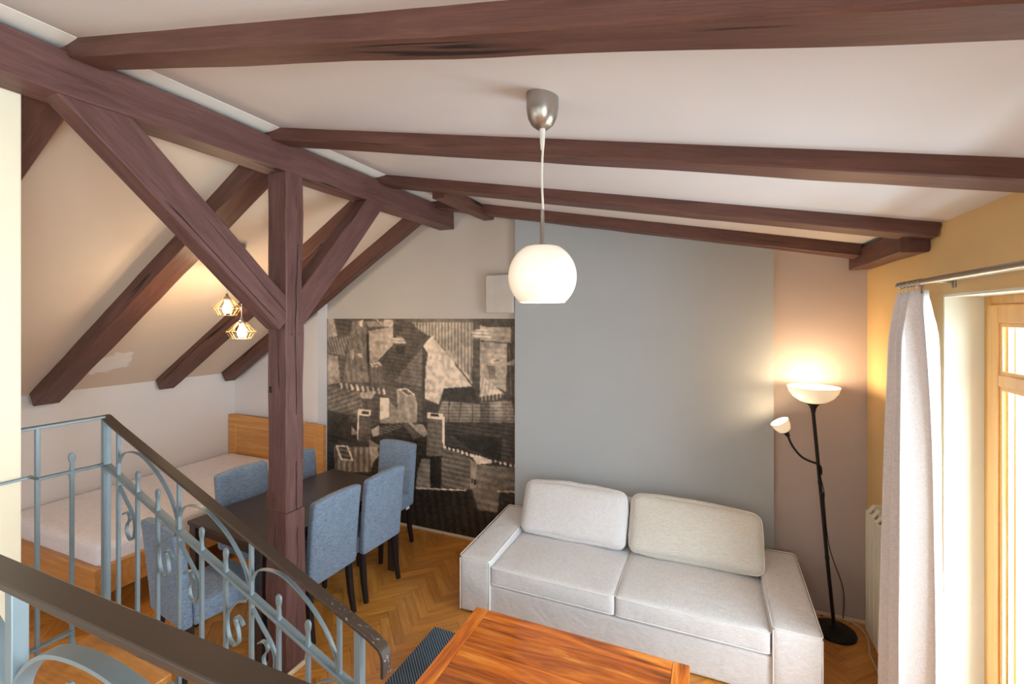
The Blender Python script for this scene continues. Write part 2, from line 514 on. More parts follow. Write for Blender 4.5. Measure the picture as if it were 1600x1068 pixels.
for n_, (vz, dd, ox, oy, rz, kind) in enumerate(blocks):
    dz = random.uniform(-.0007, 0)
    if n_ < 300:
        if first is None:
            first = blk.build('parquet_block', M['parquet'], floor, smooth=0); o = first
        else:
            o = first.copy(); COL.objects.link(o)
        o.location = (ox, oy, dz); o.rotation_euler = (0, 0, rz)
    else:
        s = rest[kind]; k = len(s.v)
        s.box(0, BL - .0012, 0, BW - .0012, -0.012, dz)
        s.xf(Matrix.Rotation(-(PI / 4 + (PI / 2 if kind else 0)), 4, 'Z') @ Matrix.Translation((ox, oy, 0)) @ Matrix.Rotation(rz, 4, 'Z'), k)
for kind in (0, 1):
    o = rest[kind].build('parquet_blocks', M['parquet'], floor, smooth=0)
    o.rotation_euler = (0, 0, PI / 4 + (PI / 2 if kind else 0))
    struct(o, 'stuff')

# back wall: mural field, chimney breast, bed alcove
def wallpoly(x0, x1, z0=0.0, extra=.05):
    pts = [(x0, z0), (x1, z0)]
    top = lambda x: (zl(x) if x < RX else zr(x)) + extra
    pts.append((x1, top(x1)))
    if x0 < RX < x1: pts.append((RX, RZ + extra))
    pts.append((x0, top(x0)))
    return pts
struct(MB().prism(wallpoly(-4.07, 0.45), 'y', YB, 4.2).build('wall_back', M['mural_wall'], smooth=0))
struct(MB().prism(wallpoly(0.45, 1.4), 'y', YB, 4.2).build('wall_back_right', M['brown_wall'], smooth=0))
struct(MB().prism(wallpoly(-1.686, 0.453), 'y', 4.01, YB).build('wall_chimney', M['breast'], smooth=0))
struct(MB().prism(wallpoly(-5.6, -4.07), 'y', 3.93, 4.2).build('wall_alcove', M['knee'], smooth=0))
struct(MB().box(-5.6, -5.45, YF, 3.93, 0, 1.54).build('wall_left', M['knee'], smooth=0))
# right wall with balcony door opening and one opening added for fill light
s = MB()
for (y0, y1, z0, z1) in ((2.9, 4.2, 0, 2.8), (1.45, 2.9, 2.315, 2.8), (-.3, 1.45, 0, 2.8), (-1.9, -.3, 0, 1.45), (-1.9, -.3, 2.5, 2.8), (YF - .15, -1.9, 0, 2.8)):
    s.box(1.05, 1.265, y0, y1, z0, z1)
struct(s.build('wall_right', M['yellow'], smooth=0))
s = MB().box(1.052, 1.2, 2.888, 2.9, 0, 2.315).box(1.052, 1.2, 1.45, 1.462, 0, 2.315).box(1.052, 1.2, 1.462, 2.888, 2.303, 2.315)
struct(s.build('trim_2', M['reveal'], smooth=0))
# wall behind the camera
s = MB()
s.box(-5.6, -4.6, YF - .15, YF, 0, 2.1).box(-4.6, -3.2, YF - .15, YF, 0, .95).box(-4.6, -3.2, YF - .15, YF, 1.95, 2.9).box(-3.2, -2.3, YF - .15, YF, 0, 3.3).box(-2.3, 0.7, YF - .15, YF, 0, 1.35).box(-2.3, 0.7, YF - .15, YF, 2.6, 3.4).box(0.7, 1.4, YF - .15, YF, 0, 2.75)
struct(s.build('wall_front', M['knee'], smooth=0))
# plastered end of the stair wall at the left edge of the view
struct(MB().prism([(-2.715, 0), (-2.556, 0), (-2.556, zl(-2.556) + .02), (-2.715, zl(-2.715) + .02)], 'y', -.15, .934).build('wall_stair', M['cream'], smooth=0, bevel=0.006))

# skirting trims
def strip(pts, name):
    return struct(MB().sweep(pts, [(-.009, 0), (.009, 0), (.009, .010), (0, .018), (-.009, .020)], (0, 0, 1)).build(name, M['trim'], smooth=40))
strip([(-4.06, 4.053, 0), (-1.69, 4.053, 0)], 'baseboard_back')
strip([(.455, 4.053, 0), (1.04, 4.053, 0)], 'baseboard_back_right')
strip([(1.04, 4.06, 0), (1.04, 2.9, 0)], 'baseboard_right')
strip([(-5.44, 3.92, 0), (-5.44, 1.2, 0)], 'baseboard_left')

# upper gallery the camera stands on, quarter landing and four steps
g = MB().box(-2.55, 1.05, YF, 0.50, 0.45, 0.6).build('floor_gallery', M['parquet'], smooth=0, bevel=.004)
struct(g)
st = thing('staircase', 'short flight of oak steps below the iron railing', 'stairs', (-2.88, 0.51, 0))
zz = [(.6, 0.345, .63), (.45, .63, .98), (.3, .98, 1.33), (.15, 1.33, 1.68)]
for z, x0, x1 in zz:
    tr = MB()
    if z == .6: tr.prism([(.0, .435), (.345, .435), (.345, 0), (x1 + .02, 0), (x1 + .02, .80), (.0, .80)], 'z', z - .035, z)
    else: tr.box(x0 + .003, x1 + .02, 0, .80, z - .035, z)
    tr.build('tread', M['parquet'], st, smooth=0, bevel=.006)
    MB().box(x1 - .012, x1, 0.01, .79, z - .15, z - .036).build('riser', M['parquet'], st, smooth=0)
MB().prism([(0.36, .0), (0.36, .564), (.615, .564), (.615, .41), (.965, .41), (.965, .26), (1.315, .26), (1.315, .11), (1.66, .11), (1.66, 0)], 'y', .02, .78).prism([(.01, .0), (.36, .0), (.36, .564), (.01, .564)], 'y', .45, .78).build('stringer', M['cream'], st, smooth=0)

# balcony door: frame, two leaves with transom glazing
dr = struct(MB().box(1.2, 1.26, 2.835, 2.888, 0, 2.303).box(1.2, 1.26, 1.462, 1.515, 0, 2.303).box(1.2, 1.26, 1.515, 2.835, 2.262, 2.303).build('door_1', M['pine'], smooth=0, bevel=.004))
for y0, y1 in ((2.18, 2.832), (1.518, 2.17)):
    lf = MB()
    X0, X1 = 1.185, 1.245
    lf.box(X0, X1, y0, y0 + .085, .02, 2.258).box(X0, X1, y1 - .085, y1, .02, 2.258)
    lf.box(X0, X1, y0 + .085, y1 - .085, 2.178, 2.258).box(X0, X1, y0 + .085, y1 - .085, .02, .16).box(X0, X1, y0 + .085, y1 - .085, 1.895, 1.948)
    L = lf.build('door_leaf', M['pine'], dr, smooth=0, bevel=.006)
    for z0, z1 in ((.16, 1.895), (1.948, 2.178)):
        b = MB(); w = .018; a0, a1 = y0 + .085, y1 - .085
        b.box(1.192, 1.2, a0, a0 + w, z0, z1).box(1.192, 1.2, a1 - w, a1, z0, z1).box(1.192, 1.2, a0 + w, a1 - w, z0, z0 + w).box(1.192, 1.2, a0 + w, a1 - w, z1 - w, z1)
        b.build('glazing_bead', M['pine'], L, smooth=0, bevel=.003)
        MB().box(1.212, 1.216, a0, a1, z0, z1).build('pane', M['glass'], L, smooth=0)
        b = MB()
        b.box(1.2165, 1.228, a0 + .002, a0 + .01, z0, z1).box(1.2165, 1.228, a1 - .01, a1 - .002, z0, z1)
        b.build('spacer_bar', M['steel'], L, smooth=0)
hd = MB().box(1.17, 1.184, 2.118, 2.142, 1.0, 1.16).tube([(1.18, 2.13, 1.1), (1.13, 2.13, 1.1), (1.125, 2.14, 1.1), (1.125, 2.24, 1.1)], .009)
hd.build('handle', M['steel'], dr, smooth=40)
for nm, (a, b, c, d), ax in (('added_window_2', (-1.9, -.3, 1.45, 2.5), 'x'), ('added_window_3', (-2.3, .7, 1.35, 2.6), 'y'), ('added_window_4', (-4.6, -3.2, .95, 1.95), 'y')):  # unseen windows, added as openings for the fill lights
    f = MB()
    mid = (a + b) / 2
    for (p0, p1, q0, q1) in ((a, a + .07, c, d), (b - .07, b, c, d), (a + .07, b - .07, c, c + .07), (a + .07, b - .07, d - .07, d), (mid - .04, mid + .04, c + .07, d - .07)):
        if ax == 'x': f.box(1.2, 1.26, p0, p1, q0, q1)
        else: f.box(p0, p1, YF - .09, YF - .03, q0, q1)
    o = struct(f.build(nm, M['pine'], smooth=0))
    for p0, p1 in ((a + .07, mid - .04), (mid + .04, b - .07)):
        if ax == 'x': MB().box(1.228, 1.232, p0, p1, c + .07, d - .07).build('pane', M['glass'], o, smooth=0)
        else: MB().box(p0, p1, YF - .062, YF - .058, c + .07, d - .07).build('pane', M['glass'], o, smooth=0)

# ------------------------------------------------------------------ roof timbers
timber('purlin', (-2.465, YF + .02, 3.192), (-2.465, YB - .005, 3.192), .17, .18, 'heavy oxblood purlin running the length of the room on top of the post', 'beam', up=(0, 0, 1), seed=1, wob=.006)
# post (vertical), lower part a little thicker
post = thing('timber_post', 'upright oxblood timber post with a long crack beside the dining table', 'post', (-2.465, 2.12, 0))
def postpart(name, z0, z1, w, d, seed, mat='timber', dx=0):
    o = timber(name, (0, 0, z0), (0, 0, z1), d, w, '', '', mat=mat, up=(-1, 0, 0), seed=seed, wob=.012, ch=.007)
    for k in ('label', 'category'): del o[k]
    mw = o.matrix_basis.copy(); o.parent = post; o.matrix_basis = Matrix.Translation((dx, 0, 0)) @ mw
    return o
postpart('lower_shaft', 0.0, 1.0, .175, .14, 3)
postpart('shaft', 1.0, 3.102, .16, .13, 5)
MB().box(-.084, -.01, -.072, -.055, 1.02, 1.12).build('scarf_plug', M['timber_dark'], post, bevel=.003)
MB().box(-.066, -.045, -.068, -.055, 1.735, 1.775).build('mortise', M['darkgap'], post)
for y, z in ((-.025, 2.10), (.03, 2.10)):
    MB().lathe([(0.0, .004), (.007, .003), (.008, 0), (.008, -.01)], 10, mat=Matrix.Rotation(PI / 2, 4, 'Y'), c=(.081, y, z)).build('peg', M['timber_dark'], post)
MB().box(.088, .104, -.07, .07, 0, .03).box(-.105, -.089, -.07, .07, 0, .03).box(-.105, .104, .071, .087, 0, .03).box(-.105, .104, -.087, -.071, 0, .03).build('base_trim', M['trim'], post, bevel=.004)

def crack(parent, pts, wmax, nrm):
    # a drying crack: a thin dark sliver lying in the face of the timber
    s = MB(); n = len(pts); nrm = Vector(nrm)
    for i, p in enumerate(pts):
        t = i / (n - 1); w_ = wmax * (math.sin(PI * t) ** .5) * (.5 + .5 * random.random()) + .0004
        tg = (Vector(pts[min(i + 1, n - 1)]) - Vector(pts[max(i - 1, 0)])).normalized(); sd = tg.cross(nrm).normalized()
        for a, b in ((-1, 0), (1, 0), (0, -.004)): s.v.append(tuple(Vector(p) + sd * a * w_ + nrm * b))
    for i in range(n - 1):
        for j in range(3): s.f.append([i * 3 + j, i * 3 + 3 + j, i * 3 + 3 + (j + 1) % 3, i * 3 + (j + 1) % 3])
    return s.build('crack', M['darkgap'], parent, smooth=0)
crack(post, [(.0822 if z > 1.0 else .0896, .008 + .022 * noise.noise(Vector((z * 1.7, 4, 2))) + .006 * noise.noise(Vector((z * 9, 1, 2))), z) for z in [.12 + 2.85 * i / 60 for i in range(61)]], .0035, (1, 0, 0))
timber('knee_brace', (-2.455, 0.955, 3.25), (-2.455, 2.08, 2.20), .12, .185, 'long knee brace falling from the purlin to the near side of the post', 'brace', up=(0, .7, .7), seed=6)
timber('knee_brace', (-2.455, 3.02, 3.25), (-2.455, 2.12, 2.19), .12, .165, 'shorter knee brace rising from the far side of the post to the purlin', 'brace', up=(0, -.7, .7), seed=7)

# right-hand rafters: hang below the flat slope
def rafter_r(y0, y1, x1, drop, label, seed, x0=-2.44):
    off = .03 - drop / 2 + .0
    a = Vector((x0, (y0 + y1) / 2, zr(x0) - drop / 2 + .03)); b = Vector((x1, (y0 + y1) / 2, zr(x1) - drop / 2 + .03))
    return timber('rafter', a, b, y1 - y0, drop + .06, label, 'rafter', mat='timber_dark', seed=seed)
rafter_r(1.005, 1.125, 1.04, .072, 'rafter under the flat ceiling crossing the very top of the view', 11)
rafter_r(1.945, 2.085, 1.04, .070, 'rafter under the flat ceiling passing just behind the globe lamp canopy', 12)
rafter_r(2.905, 3.075, 1.045, .070, 'third rafter under the flat ceiling, ending on the corner trimmer', 13)
rafter_r(3.72, 3.86, .93, .085, 'thin rafter nearest the grey-blue back wall under the flat ceiling', 14)
timber('trimmer', (0.985, 3.03, zr(.985) - .078), (0.985, 4.0, zr(.985) - .078), .12, .12, 'short trimmer along the yellow wall joining the last two rafters', 'beam', mat='timber_dark', seed=15)
timber('trimmer', (-1.93, 3.06, zr(-1.93) - .062), (-1.93, 3.95, zr(-1.93) - .062), .11, .10, 'short trimmer between two rafters above the mural', 'beam', mat='timber_dark', seed=16)
# left-hand rafters on the steep slope
LN = Vector((-LS, 0, 1)).normalized()
def rafter_l(y0, y1, drop, label, seed):
    ym = (y0 + y1) / 2
    a = Vector((-5.452, ym, zl(-5.452))) - LN * (drop / 2 - .01); b = Vector((-2.52, ym, zl(-2.52))) - LN * (drop / 2 - .01)
    a = a + (b - a).normalized() * .03
    return timber('sloping_rafter', a, b, y1 - y0, drop + .02, label, 'rafter', mat='timber_dark', up=LN, seed=seed, wob=.006)
rafter_l(.96, 1.12, .12, 'sloping rafter nearest the camera, seen between stair wall and brace', 21)
rafter_l(2.03, 2.21, .12, 'longest visible sloping rafter, left of the crossing brace', 22)
rafter_l(3.02, 3.17, .12, 'middle sloping rafter passing behind the small caged lamps', 23)
rafter_l(3.745, 3.87, .12, 'farthest sloping rafter against the alcove wall and above the mural', 24)
MURAL = [([(-10,225),(131,225),(131,98),(-10,83)],0.27,(8,5,0.05)),([(-21,97),(240,121),(240,1),(-21,-50)],0.12,(4,5,0.05)),([(1,219),(10,219),(16,200),(9,198),(1,195)],0.55,None),([(1,198),(33,199),(26,177),(18,178),(1,180)],0.38,(70,4,0.16)),([(1,178),(16,176),(20,146),(1,143)],0.55,(88,9,0.04)),([(38,217),(57,216),(57,177),(61,149),(24,147),(31,186)],0.4,(80,8,0.05)),([(34,184),(40,185),(39,172),(35,176)],0.66,None),([(44,180),(51,181),(52,176),(46,177)],0.68,None),([(44,159),(57,162),(61,154),(61,149),(50,153)],0.5,None),([(94,211),(111,217),(131,206),(131,187),(94,151),(72,172)],0.24,(5,4,0.05)),([(131,189),(131,148),(94,151)],0.37,(5,4,0.05)),([(52,212),(61,206),(94,211),(94,192),(72,172),(61,170),(61,205)],0.6,(3,6,0.04)),([(55,217),(94,217),(94,211),(61,210)],0.5,None),([(47,216),(53,219),(52,210),(48,211)],0.78,None),([(81,218),(94,218),(94,211),(81,211)],0.62,None),([(70,219),(73,218),(80,213),(78,213)],0.75,None),([(88,199),(106,200),(111,193),(95,192)],0.6,(3,3.2,0.2)),([(97,189),(109,190),(109,182),(97,181)],0.12,None),([(57,202),(61,202),(62,154),(58,174)],0.12,None),([(62,168),(79,168),(81,144),(63,144)],0.36,(88,5,0.05)),([(62,170),(75,172),(80,168),(65,166)],0.76,None),([(66,169),(74,170),(76,168),(68,167)],0.4,None),([(1,141),(48,137),(53,118),(40,111),(1,114)],0.38,(-18,5,0.1)),([(48,137),(72,140),(64,130),(50,131)],0.64,None),([(53,129),(75,133),(75,105),(64,99),(53,117)],0.26,(3,5,0.04)),([(88,131),(100,121),(101,107),(76,105),(76,109),(88,114)],0.5,None),([(76,133),(88,133),(88,113),(76,109)],0.85,None),([(98,144),(110,145),(122,138),(125,129),(124,110),(101,108)],0.53,(85,12,0.06)),([(100,144),(111,146),(122,139),(112,137)],0.86,None),([(103,143),(111,144),(119,139),(113,138)],0.35,None),([(1,113),(32,110),(36,88),(1,84)],0.15,None),([(46,117),(64,118),(64,84),(45,82)],0.3,(3,5,0.04)),([(46,118),(64,118),(64,112),(46,111)],0.86,None),([(50,116),(61,117),(61,113),(51,113)],0.2,None),([(45,115),(47,116),(46,84),(44,84)],0.82,None),([(36,99),(44,92),(44,90),(36,88)],0.55,None),([(64,97),(75,103),(75,92),(66,89)],0.62,None),([(75,101),(106,108),(104,103),(78,92),(75,92)],0.24,(10,3,0.15)),([(106,108),(126,110),(145,99),(120,92)],0.28,(60,3,0.1)),([(113,109),(117,110),(131,100),(130,97)],0.6,None),([(118,225),(191,224),(191,215),(118,216)],0.3,None),([(118,216),(191,216),(190,155),(143,202),(138,202),(123,210)],0.5,(90,3.8,0.2)),([(143,202),(190,152),(157,148),(151,131),(134,136),(135,168),(138,183),(132,191)],0.71,(2,8,0.03)),([(157,187),(169,187),(172,182),(170,174)],0.6,None),([(180,166),(183,166),(190,156),(190,154)],0.8,None),([(191,216),(199,217),(200,141),(197,140),(190,152)],0.24,(2,6,0.04)),([(199,213),(232,211),(232,196),(228,196),(227,149),(216,153),(207,158),(199,141)],0.57,(2,5,0.04)),([(200,213),(233,212),(233,211),(200,212)],0.12,None),([(199,198),(232,196),(232,195),(199,197)],0.15,None),([(233,212),(238,212),(238,142),(228,149),(228,191),(234,188)],0.25,(88,4,0.1)),([(228,177),(236,181),(235,174),(228,175)],0.6,None),([(188,208),(205,209),(212,201),(192,200)],0.62,(2,3.2,0.2)),([(202,196),(209,196),(209,190),(203,191)],0.45,None),([(207,176),(215,180),(225,180),(218,176)],0.75,None),([(212,177),(216,180),(222,179),(218,177)],0.4,None),([(206,174),(215,174),(216,162),(209,160)],0.4,None),([(207,159),(225,147),(220,142),(198,140),(199,157),(201,164)],0.68,(100,4,0.1)),([(198,142),(223,147),(224,144),(216,140),(199,138)],0.35,(90,4,0.3)),([(157,148),(190,152),(196,139),(185,134),(155,136)],0.15,None),([(150,123),(155,135),(196,135),(222,140),(233,141),(237,120),(209,117),(158,114)],0.42,(-4,3.2,0.12)),([(199,138),(209,138),(209,117),(198,116)],0.28,(-4,3.2,0.12)),([(215,137),(222,139),(223,114),(215,116)],0.5,(-4,3.2,0.15)),([(177,136),(178,136),(175,116),(174,115)],0.15,None),([(163,135),(164,135),(163,114),(162,114)],0.15,None),([(190,135),(191,135),(191,117),(190,117)],0.15,None),([(158,114),(237,120),(237,105),(158,96)],0.2,(2,4,0.05)),([(138,120),(157,122),(157,79),(136,76)],0.33,(3,5,0.06)),([(137,122),(156,122),(157,116),(137,116)],0.92,None),([(141,121),(151,121),(152,118),(141,118)],0.15,None),([(155,120),(158,119),(158,87),(156,87)],0.88,None),([(123,108),(132,109),(138,100),(133,96),(123,102)],0.62,None),([(158,113),(237,120),(237,80),(160,90)],0.17,(2,4,0.06)),([(165,102),(223,105),(221,82),(188,89)],0.08,None),([(157,87),(188,81),(188,49),(154,46),(155,78)],0.33,(4,5,0.1)),([(130,73),(140,74),(141,44),(123,42),(125,59)],0.5,(2,5,0.08)),([(141,76),(153,78),(153,46),(142,44)],0.09,None),([(216,76),(237,77),(237,55),(218,52)],0.36,(-14,9,0.06)),([(195,75),(215,76),(221,66),(218,31),(196,30),(190,49)],0.38,(3,7,0.06)),([(188,80),(195,75),(194,52),(188,49)],0.52,None),([(189,60),(191,61),(191,55),(189,55)],0.1,None),([(192,60),(194,60),(194,54),(192,54)],0.1,None),([(189,83),(199,84),(211,81),(212,78),(195,75)],0.8,None),([(123,42),(183,48),(183,47),(123,40)],0.85,None),([(217,52),(238,55),(238,53),(217,51)],0.75,None),([(-21,19),(183,46),(194,29),(216,30),(240,51),(240,1),(-21,-50)],0.09,(80,9,0.05)),([(2,77),(60,83),(60,76),(2,65)],0.17,None),([(10,72),(74,79),(63,50),(12,43)],0.42,(90,8,0.16)),([(61,78),(72,78),(75,70),(64,58)],0.6,None),([(12,74),(31,76),(39,60),(21,58)],0.84,None),([(16,73),(29,74),(36,61),(23,60)],0.32,(4,5,0.2)),([(61,86),(75,81),(75,78),(61,78)],0.45,None),([(19,146),(22,147),(24,141),(21,139)],0.68,None),([(27,146),(30,147),(32,140),(29,139)],0.68,None),([(34,145),(37,146),(40,140),(36,138)],0.68,None),([(42,145),(45,146),(48,139),(44,138)],0.68,None),([(50,144),(53,145),(55,139),(52,137)],0.68,None),([(57,144),(60,145),(62,139),(59,137)],0.68,None),([(65,144),(67,144),(70,138),(67,137)],0.68,None),([(72,143),(75,144),(77,138),(74,136)],0.68,None),([(79,143),(82,144),(84,138),(81,136)],0.68,None),([(157,89),(159,90),(161,87),(158,86)],0.92,None),([(162,88),(164,89),(166,86),(163,86)],0.92,None),([(167,88),(169,88),(171,86),(168,85)],0.92,None),([(172,87),(174,88),(176,85),(173,84)],0.92,None),([(177,86),(179,87),(181,84),(178,83)],0.92,None),([(182,85),(184,86),(186,83),(183,82)],0.92,None),([(187,84),(189,85),(191,82),(188,81)],0.92,None),([(189,84),(191,85),(193,83),(191,82)],0.9,None),([(193,84),(195,85),(197,82),(194,82)],0.9,None),([(197,84),(199,84),(201,82),(198,81)],0.9,None),([(208,82),(210,82),(212,80),(210,79)],0.85,None),([(214,81),(216,82),(217,80),(215,79)],0.85,None),([(219,81),(221,81),(223,79),(220,78)],0.85,None),([(224,80),(226,81),(228,78),(226,78)],0.85,None),([(230,80),(232,80),(233,78),(231,77)],0.85,None),([(235,79),(237,80),(238,78),(236,77)],0.85,None)]
# ------------------------------------------------------------------ mural (flat printed rooftops photograph)
def build_mural():
    X0, W, H = -4.07, 2.384, 2.193
    nx, nz = 270, 250
    gx = (np.arange(nx) + .5) / nx * W * 100; gz = (np.arange(nz) + .5) / nz * H * 100
    PX, PZ = np.meshgrid(gx, gz)
    img = np.full(PX.shape, .2)
    rs = np.random.RandomState(3)
    for pts, L, stp in MURAL:
        inside = np.zeros(PX.shape, bool)
        n = len(pts)
        for i in range(n):
            x1, z1 = pts[i]; x2, z2 = pts[(i + 1) % n]
            if z1 == z2: continue
            c = ((z1 > PZ) != (z2 > PZ)) & (PX < (x2 - x1) * (PZ - z1) / (z2 - z1) + x1)
            inside ^= c
        val = np.full(PX.shape, L)
        if stp:
            a, per, amp = stp; a = math.radians(a)
            ph = (PX * math.sin(a) + PZ * math.cos(a)) / per * 2 * PI
            val = val + .62 * amp * np.clip(np.sin(ph) * 1.5, -1, 1)
        img = np.where(inside, val, img)
    def cloud(k):
        r = rs.rand(nz // k + 3, nx // k + 3)
        yi = np.arange(nz) / k; xi = np.arange(nx) / k
        y0 = yi.astype(int); x0 = xi.astype(int); fy = (yi - y0)[:, None]; fx = (xi - x0)[None, :]
        return r[y0][:, x0] * (1 - fy) * (1 - fx) + r[y0 + 1][:, x0] * fy * (1 - fx) + r[y0][:, x0 + 1] * (1 - fy) * fx + r[y0 + 1][:, x0 + 1] * fy * fx - .5
    pd = np.pad(img, 1, mode='edge')
    img = sum(pd[a:a + nz, b:b + nx] * w for a, b, w in ((1, 1, .4), (0, 1, .15), (2, 1, .15), (1, 0, .15), (1, 2, .15)))
    img = img * (1 + .3 * cloud(14) + .35 * cloud(4)) + .09 * cloud(2) + .05 * cloud(7)
    img = np.clip(img * 1.12 + .09, .03, 1)
    lin = np.where(img > .04045, ((img + .055) / 1.055) ** 2.4, img / 12.92)
    s = MB()
    for j in range(nz + 1):
        for i in range(nx + 1): s.v.append((X0 + W * i / nx, 4.0655, .002 + H * j / nz))
    for j in range(nz):
        for i in range(nx):
            k = j * (nx + 1) + i; s.f.append((k, k + 1, k + nx + 2, k + nx + 1))
    me = bpy.data.meshes.new('rooftops_mural'); me.from_pydata(s.v, [], s.f)
    at = me.attributes.new('print', 'FLOAT_COLOR', 'CORNER')
    c = np.ones((nx * nz, 4, 4), np.float32)
    flat = lin.reshape(-1)
    for ch, k in enumerate((1.0, .79, .61)): c[:, :, ch] = (flat * k)[:, None]
    at.data.foreach_set('color', c.reshape(-1))
    me.materials.append(M['mural'])
    o = bpy.data.objects.new('wall_mural', me); COL.objects.link(o)
    # paper sheet behind the print gives it its thickness
    MB().box(X0, X0 + W, 4.066, 4.0695, .002, .002 + H).build('mural_backing', M['darkgap'], o, smooth=0)
    tag(o, 'sepia photo mural of old tiled rooftops and chimneys behind the dining table', 'mural')
build_mural()

bx = thing('wall_box', 'plain white box mounted above the mural beside the chimney breast', 'wall unit', (-1.84, 4.069, 2.25))
MB().box(-.15, .145, -.07, 0, 0, .37).build('casing', M['pbody'], bx, bevel=.006)
MB().box(-.142, .137, -.078, -.071, .008, .362).build('cover', M['pbody'], bx, bevel=.004)

# ------------------------------------------------------------------ dining table
TA = math.radians(-4.5)
dt = thing('dining_table', 'long brown-black rectangular dining table behind the timber post', 'table', (-2.97, 2.735, 0), TA)
MB().box(-.42, .42, -.65, .65, .722, .75).build('tabletop', M['blackwood'], dt, bevel=.004)
MB().box(-.375, .375, -.60, -.58, .64, .7215).box(-.375, .375, .58, .60, .64, .7215).box(-.375, -.355, -.58, .58, .64, .7215).box(.355, .375, -.58, .58, .64, .7215).build('apron', M['blackwood'], dt, bevel=.002)
for sx in (-1, 1):
    for sy in (-1, 1):
        MB().box(min(sx * .41, sx * .34), max(sx * .41, sx * .34), min(sy * .64, sy * .57), max(sy * .64, sy * .57), 0, .7215).build('leg', M['blackwood'], dt, bevel=.004)

# ------------------------------------------------------------------ dining chairs
def make_chair(label):
    t = thing('dining_chair', label, 'chair', group='upholstered dining chairs')
    def bs(v):   # slightly raked, domed back
        f = (v.z + .3) / .6
        v = Vector((v.x * (1 + .02 * f), v.y - .035 * f - .02 * f * f, v.z))
        if f > .85: v.z -= .012 * (v.x / .21) ** 2 * (f - .85) / .15
        return v
    b = soft((.212, .032, .297), .02, .004, 12, 1.3, .0015, shape=bs)
    b.xf(Matrix.Translation((0, -.215, .672)))
    b.build('backrest', M['chair'], t, smooth=50)
    s = soft((.213, .205, .062), .018, .010, 12, 2.3, .002, pf=(.1, .1, 1)); s.xf(Matrix.Translation((0, .02, .437)))
    s.build('seat', M['chair'], t, smooth=50)
    for sx in (-1, 1):
        pts = [(sx * .185, .195, .40), (sx * .187, .2, .2), (sx * .19, .205, 0)]
        MB().bar(pts, .036, .036, up=(0, 1, 0), scale=[(1.1, 1.1), (1, 1), (.8, .8)]).build('leg', M['legs'], t, bevel=.003)
        pts = [(sx * .18, -.195, .42), (sx * .182, -.20, .30), (sx * .185, -.215, .15), (sx * .188, -.245, 0)]
        MB().bar(pts, .036, .036, up=(0, 1, 0), scale=[(1.1, 1.1), (1.1, 1.1), (1, 1), (.8, .8)]).build('leg', M['legs'], t, bevel=.003)
    MB().box(-.217, -.2145, -.17, -.12, .362, .388).build('care_tag', M['white_plastic'], t)
    return t
ch = make_chair('blue-grey covered chair facing the table, right beside the timber post')
def cpos(bx_, by_, deg):
    r = math.radians(deg); off = Vector((0, -.262, 0)); off.rotate(Matrix.Rotation(r, 3, 'Z'))
    return (bx_ - off.x, by_ - off.y, 0), r
l, r = cpos(-2.435, 2.52, 88); ch.location = l; ch.rotation_euler = (0, 0, r)
for x, y, dg, lb in ((-2.41, 3.02, 87, 'blue-grey covered chair seen from behind, nearer the mural on the sofa side of the table'),
                     (-2.88, 3.81, 178, 'blue-grey covered chair at the far head of the table against the mural'),
                     (-3.57, 2.64, -94, 'blue-grey covered chair back rising in front of the bed, left of the post'),
                     (-3.50, 3.10, -94, 'blue-grey covered chair mostly hidden behind the post, before the headboard'),
                     (-3.02, 1.72, -8, 'blue-grey covered chair at the near head of the table, seen through the railing')):
    l, r = cpos(x, y, dg); dup(ch, l, r, lb, 'upholstered dining chairs')

# ------------------------------------------------------------------ bed
bed = thing('bed', 'oak single bed with white sheet along the low left wall', 'bed', (-4.70, 2.84, 0))
hb = MB().box(-.74, .80, 1.0, 1.045, .2, .29).box(-.74, -.62, 1.0, 1.045, .29, 1.02).box(.68, .80, 1.0, 1.045, .29, 1.02).box(-.62, .68, 1.0, 1.045, .90, 1.02)
hbo = hb.build('headboard', M['oak'], bed, smooth=0, bevel=.004)
MB().box(-.615, .675, 1.012, 1.035, .285, .905).build('headboard_panel', M['oak'], hbo, smooth=0)
MB().box(-.62, -.612, 1.003, 1.012, .29, .9).box(.672, .68, 1.003, 1.012, .29, .9).box(-.612, .672, 1.003, 1.012, .892, .9).build('panel_bead', M['pine'], hbo, smooth=0)
MB().box(.70, .745, -.98, 1.0, .23, .43).build('side_rail', M['oak'], bed, smooth=0, bevel=.004)
MB().box(-.735, -.70, -.98, 1.0, .23, .43).build('side_rail', M['oak'], bed, smooth=0, bevel=.004)
MB().box(-.735, .745, -1.025, -.98, .23, .43).build('foot_rail', M['oak'], bed, smooth=0, bevel=.004)
MB().box(-.70, .70, -.98, 1.0, .30, .34).build('slat_base', M['oak'], bed, smooth=0)
for sx in (-.69, .69):
    for sy in (-.95, .95):
        MB().box(sx - .035, sx + .035, sy - .035, sy + .035, 0, .3).build('leg', M['oak'], bed, smooth=0, bevel=.004)
m_ = soft((.695, .985, .11), .045, .015, 20, 4.2, .006, pf=(.2, .2, 1)); m_.xf(Matrix.Translation((0, .01, .455)))
m_.build('mattress', M['sheet'], bed, smooth=60)

# ------------------------------------------------------------------ sofa
sf = thing('sofa', 'two-seat sofa in pale grey linen covers against the grey-blue chimney breast', 'sofa', (-.57, 3.5, 0))
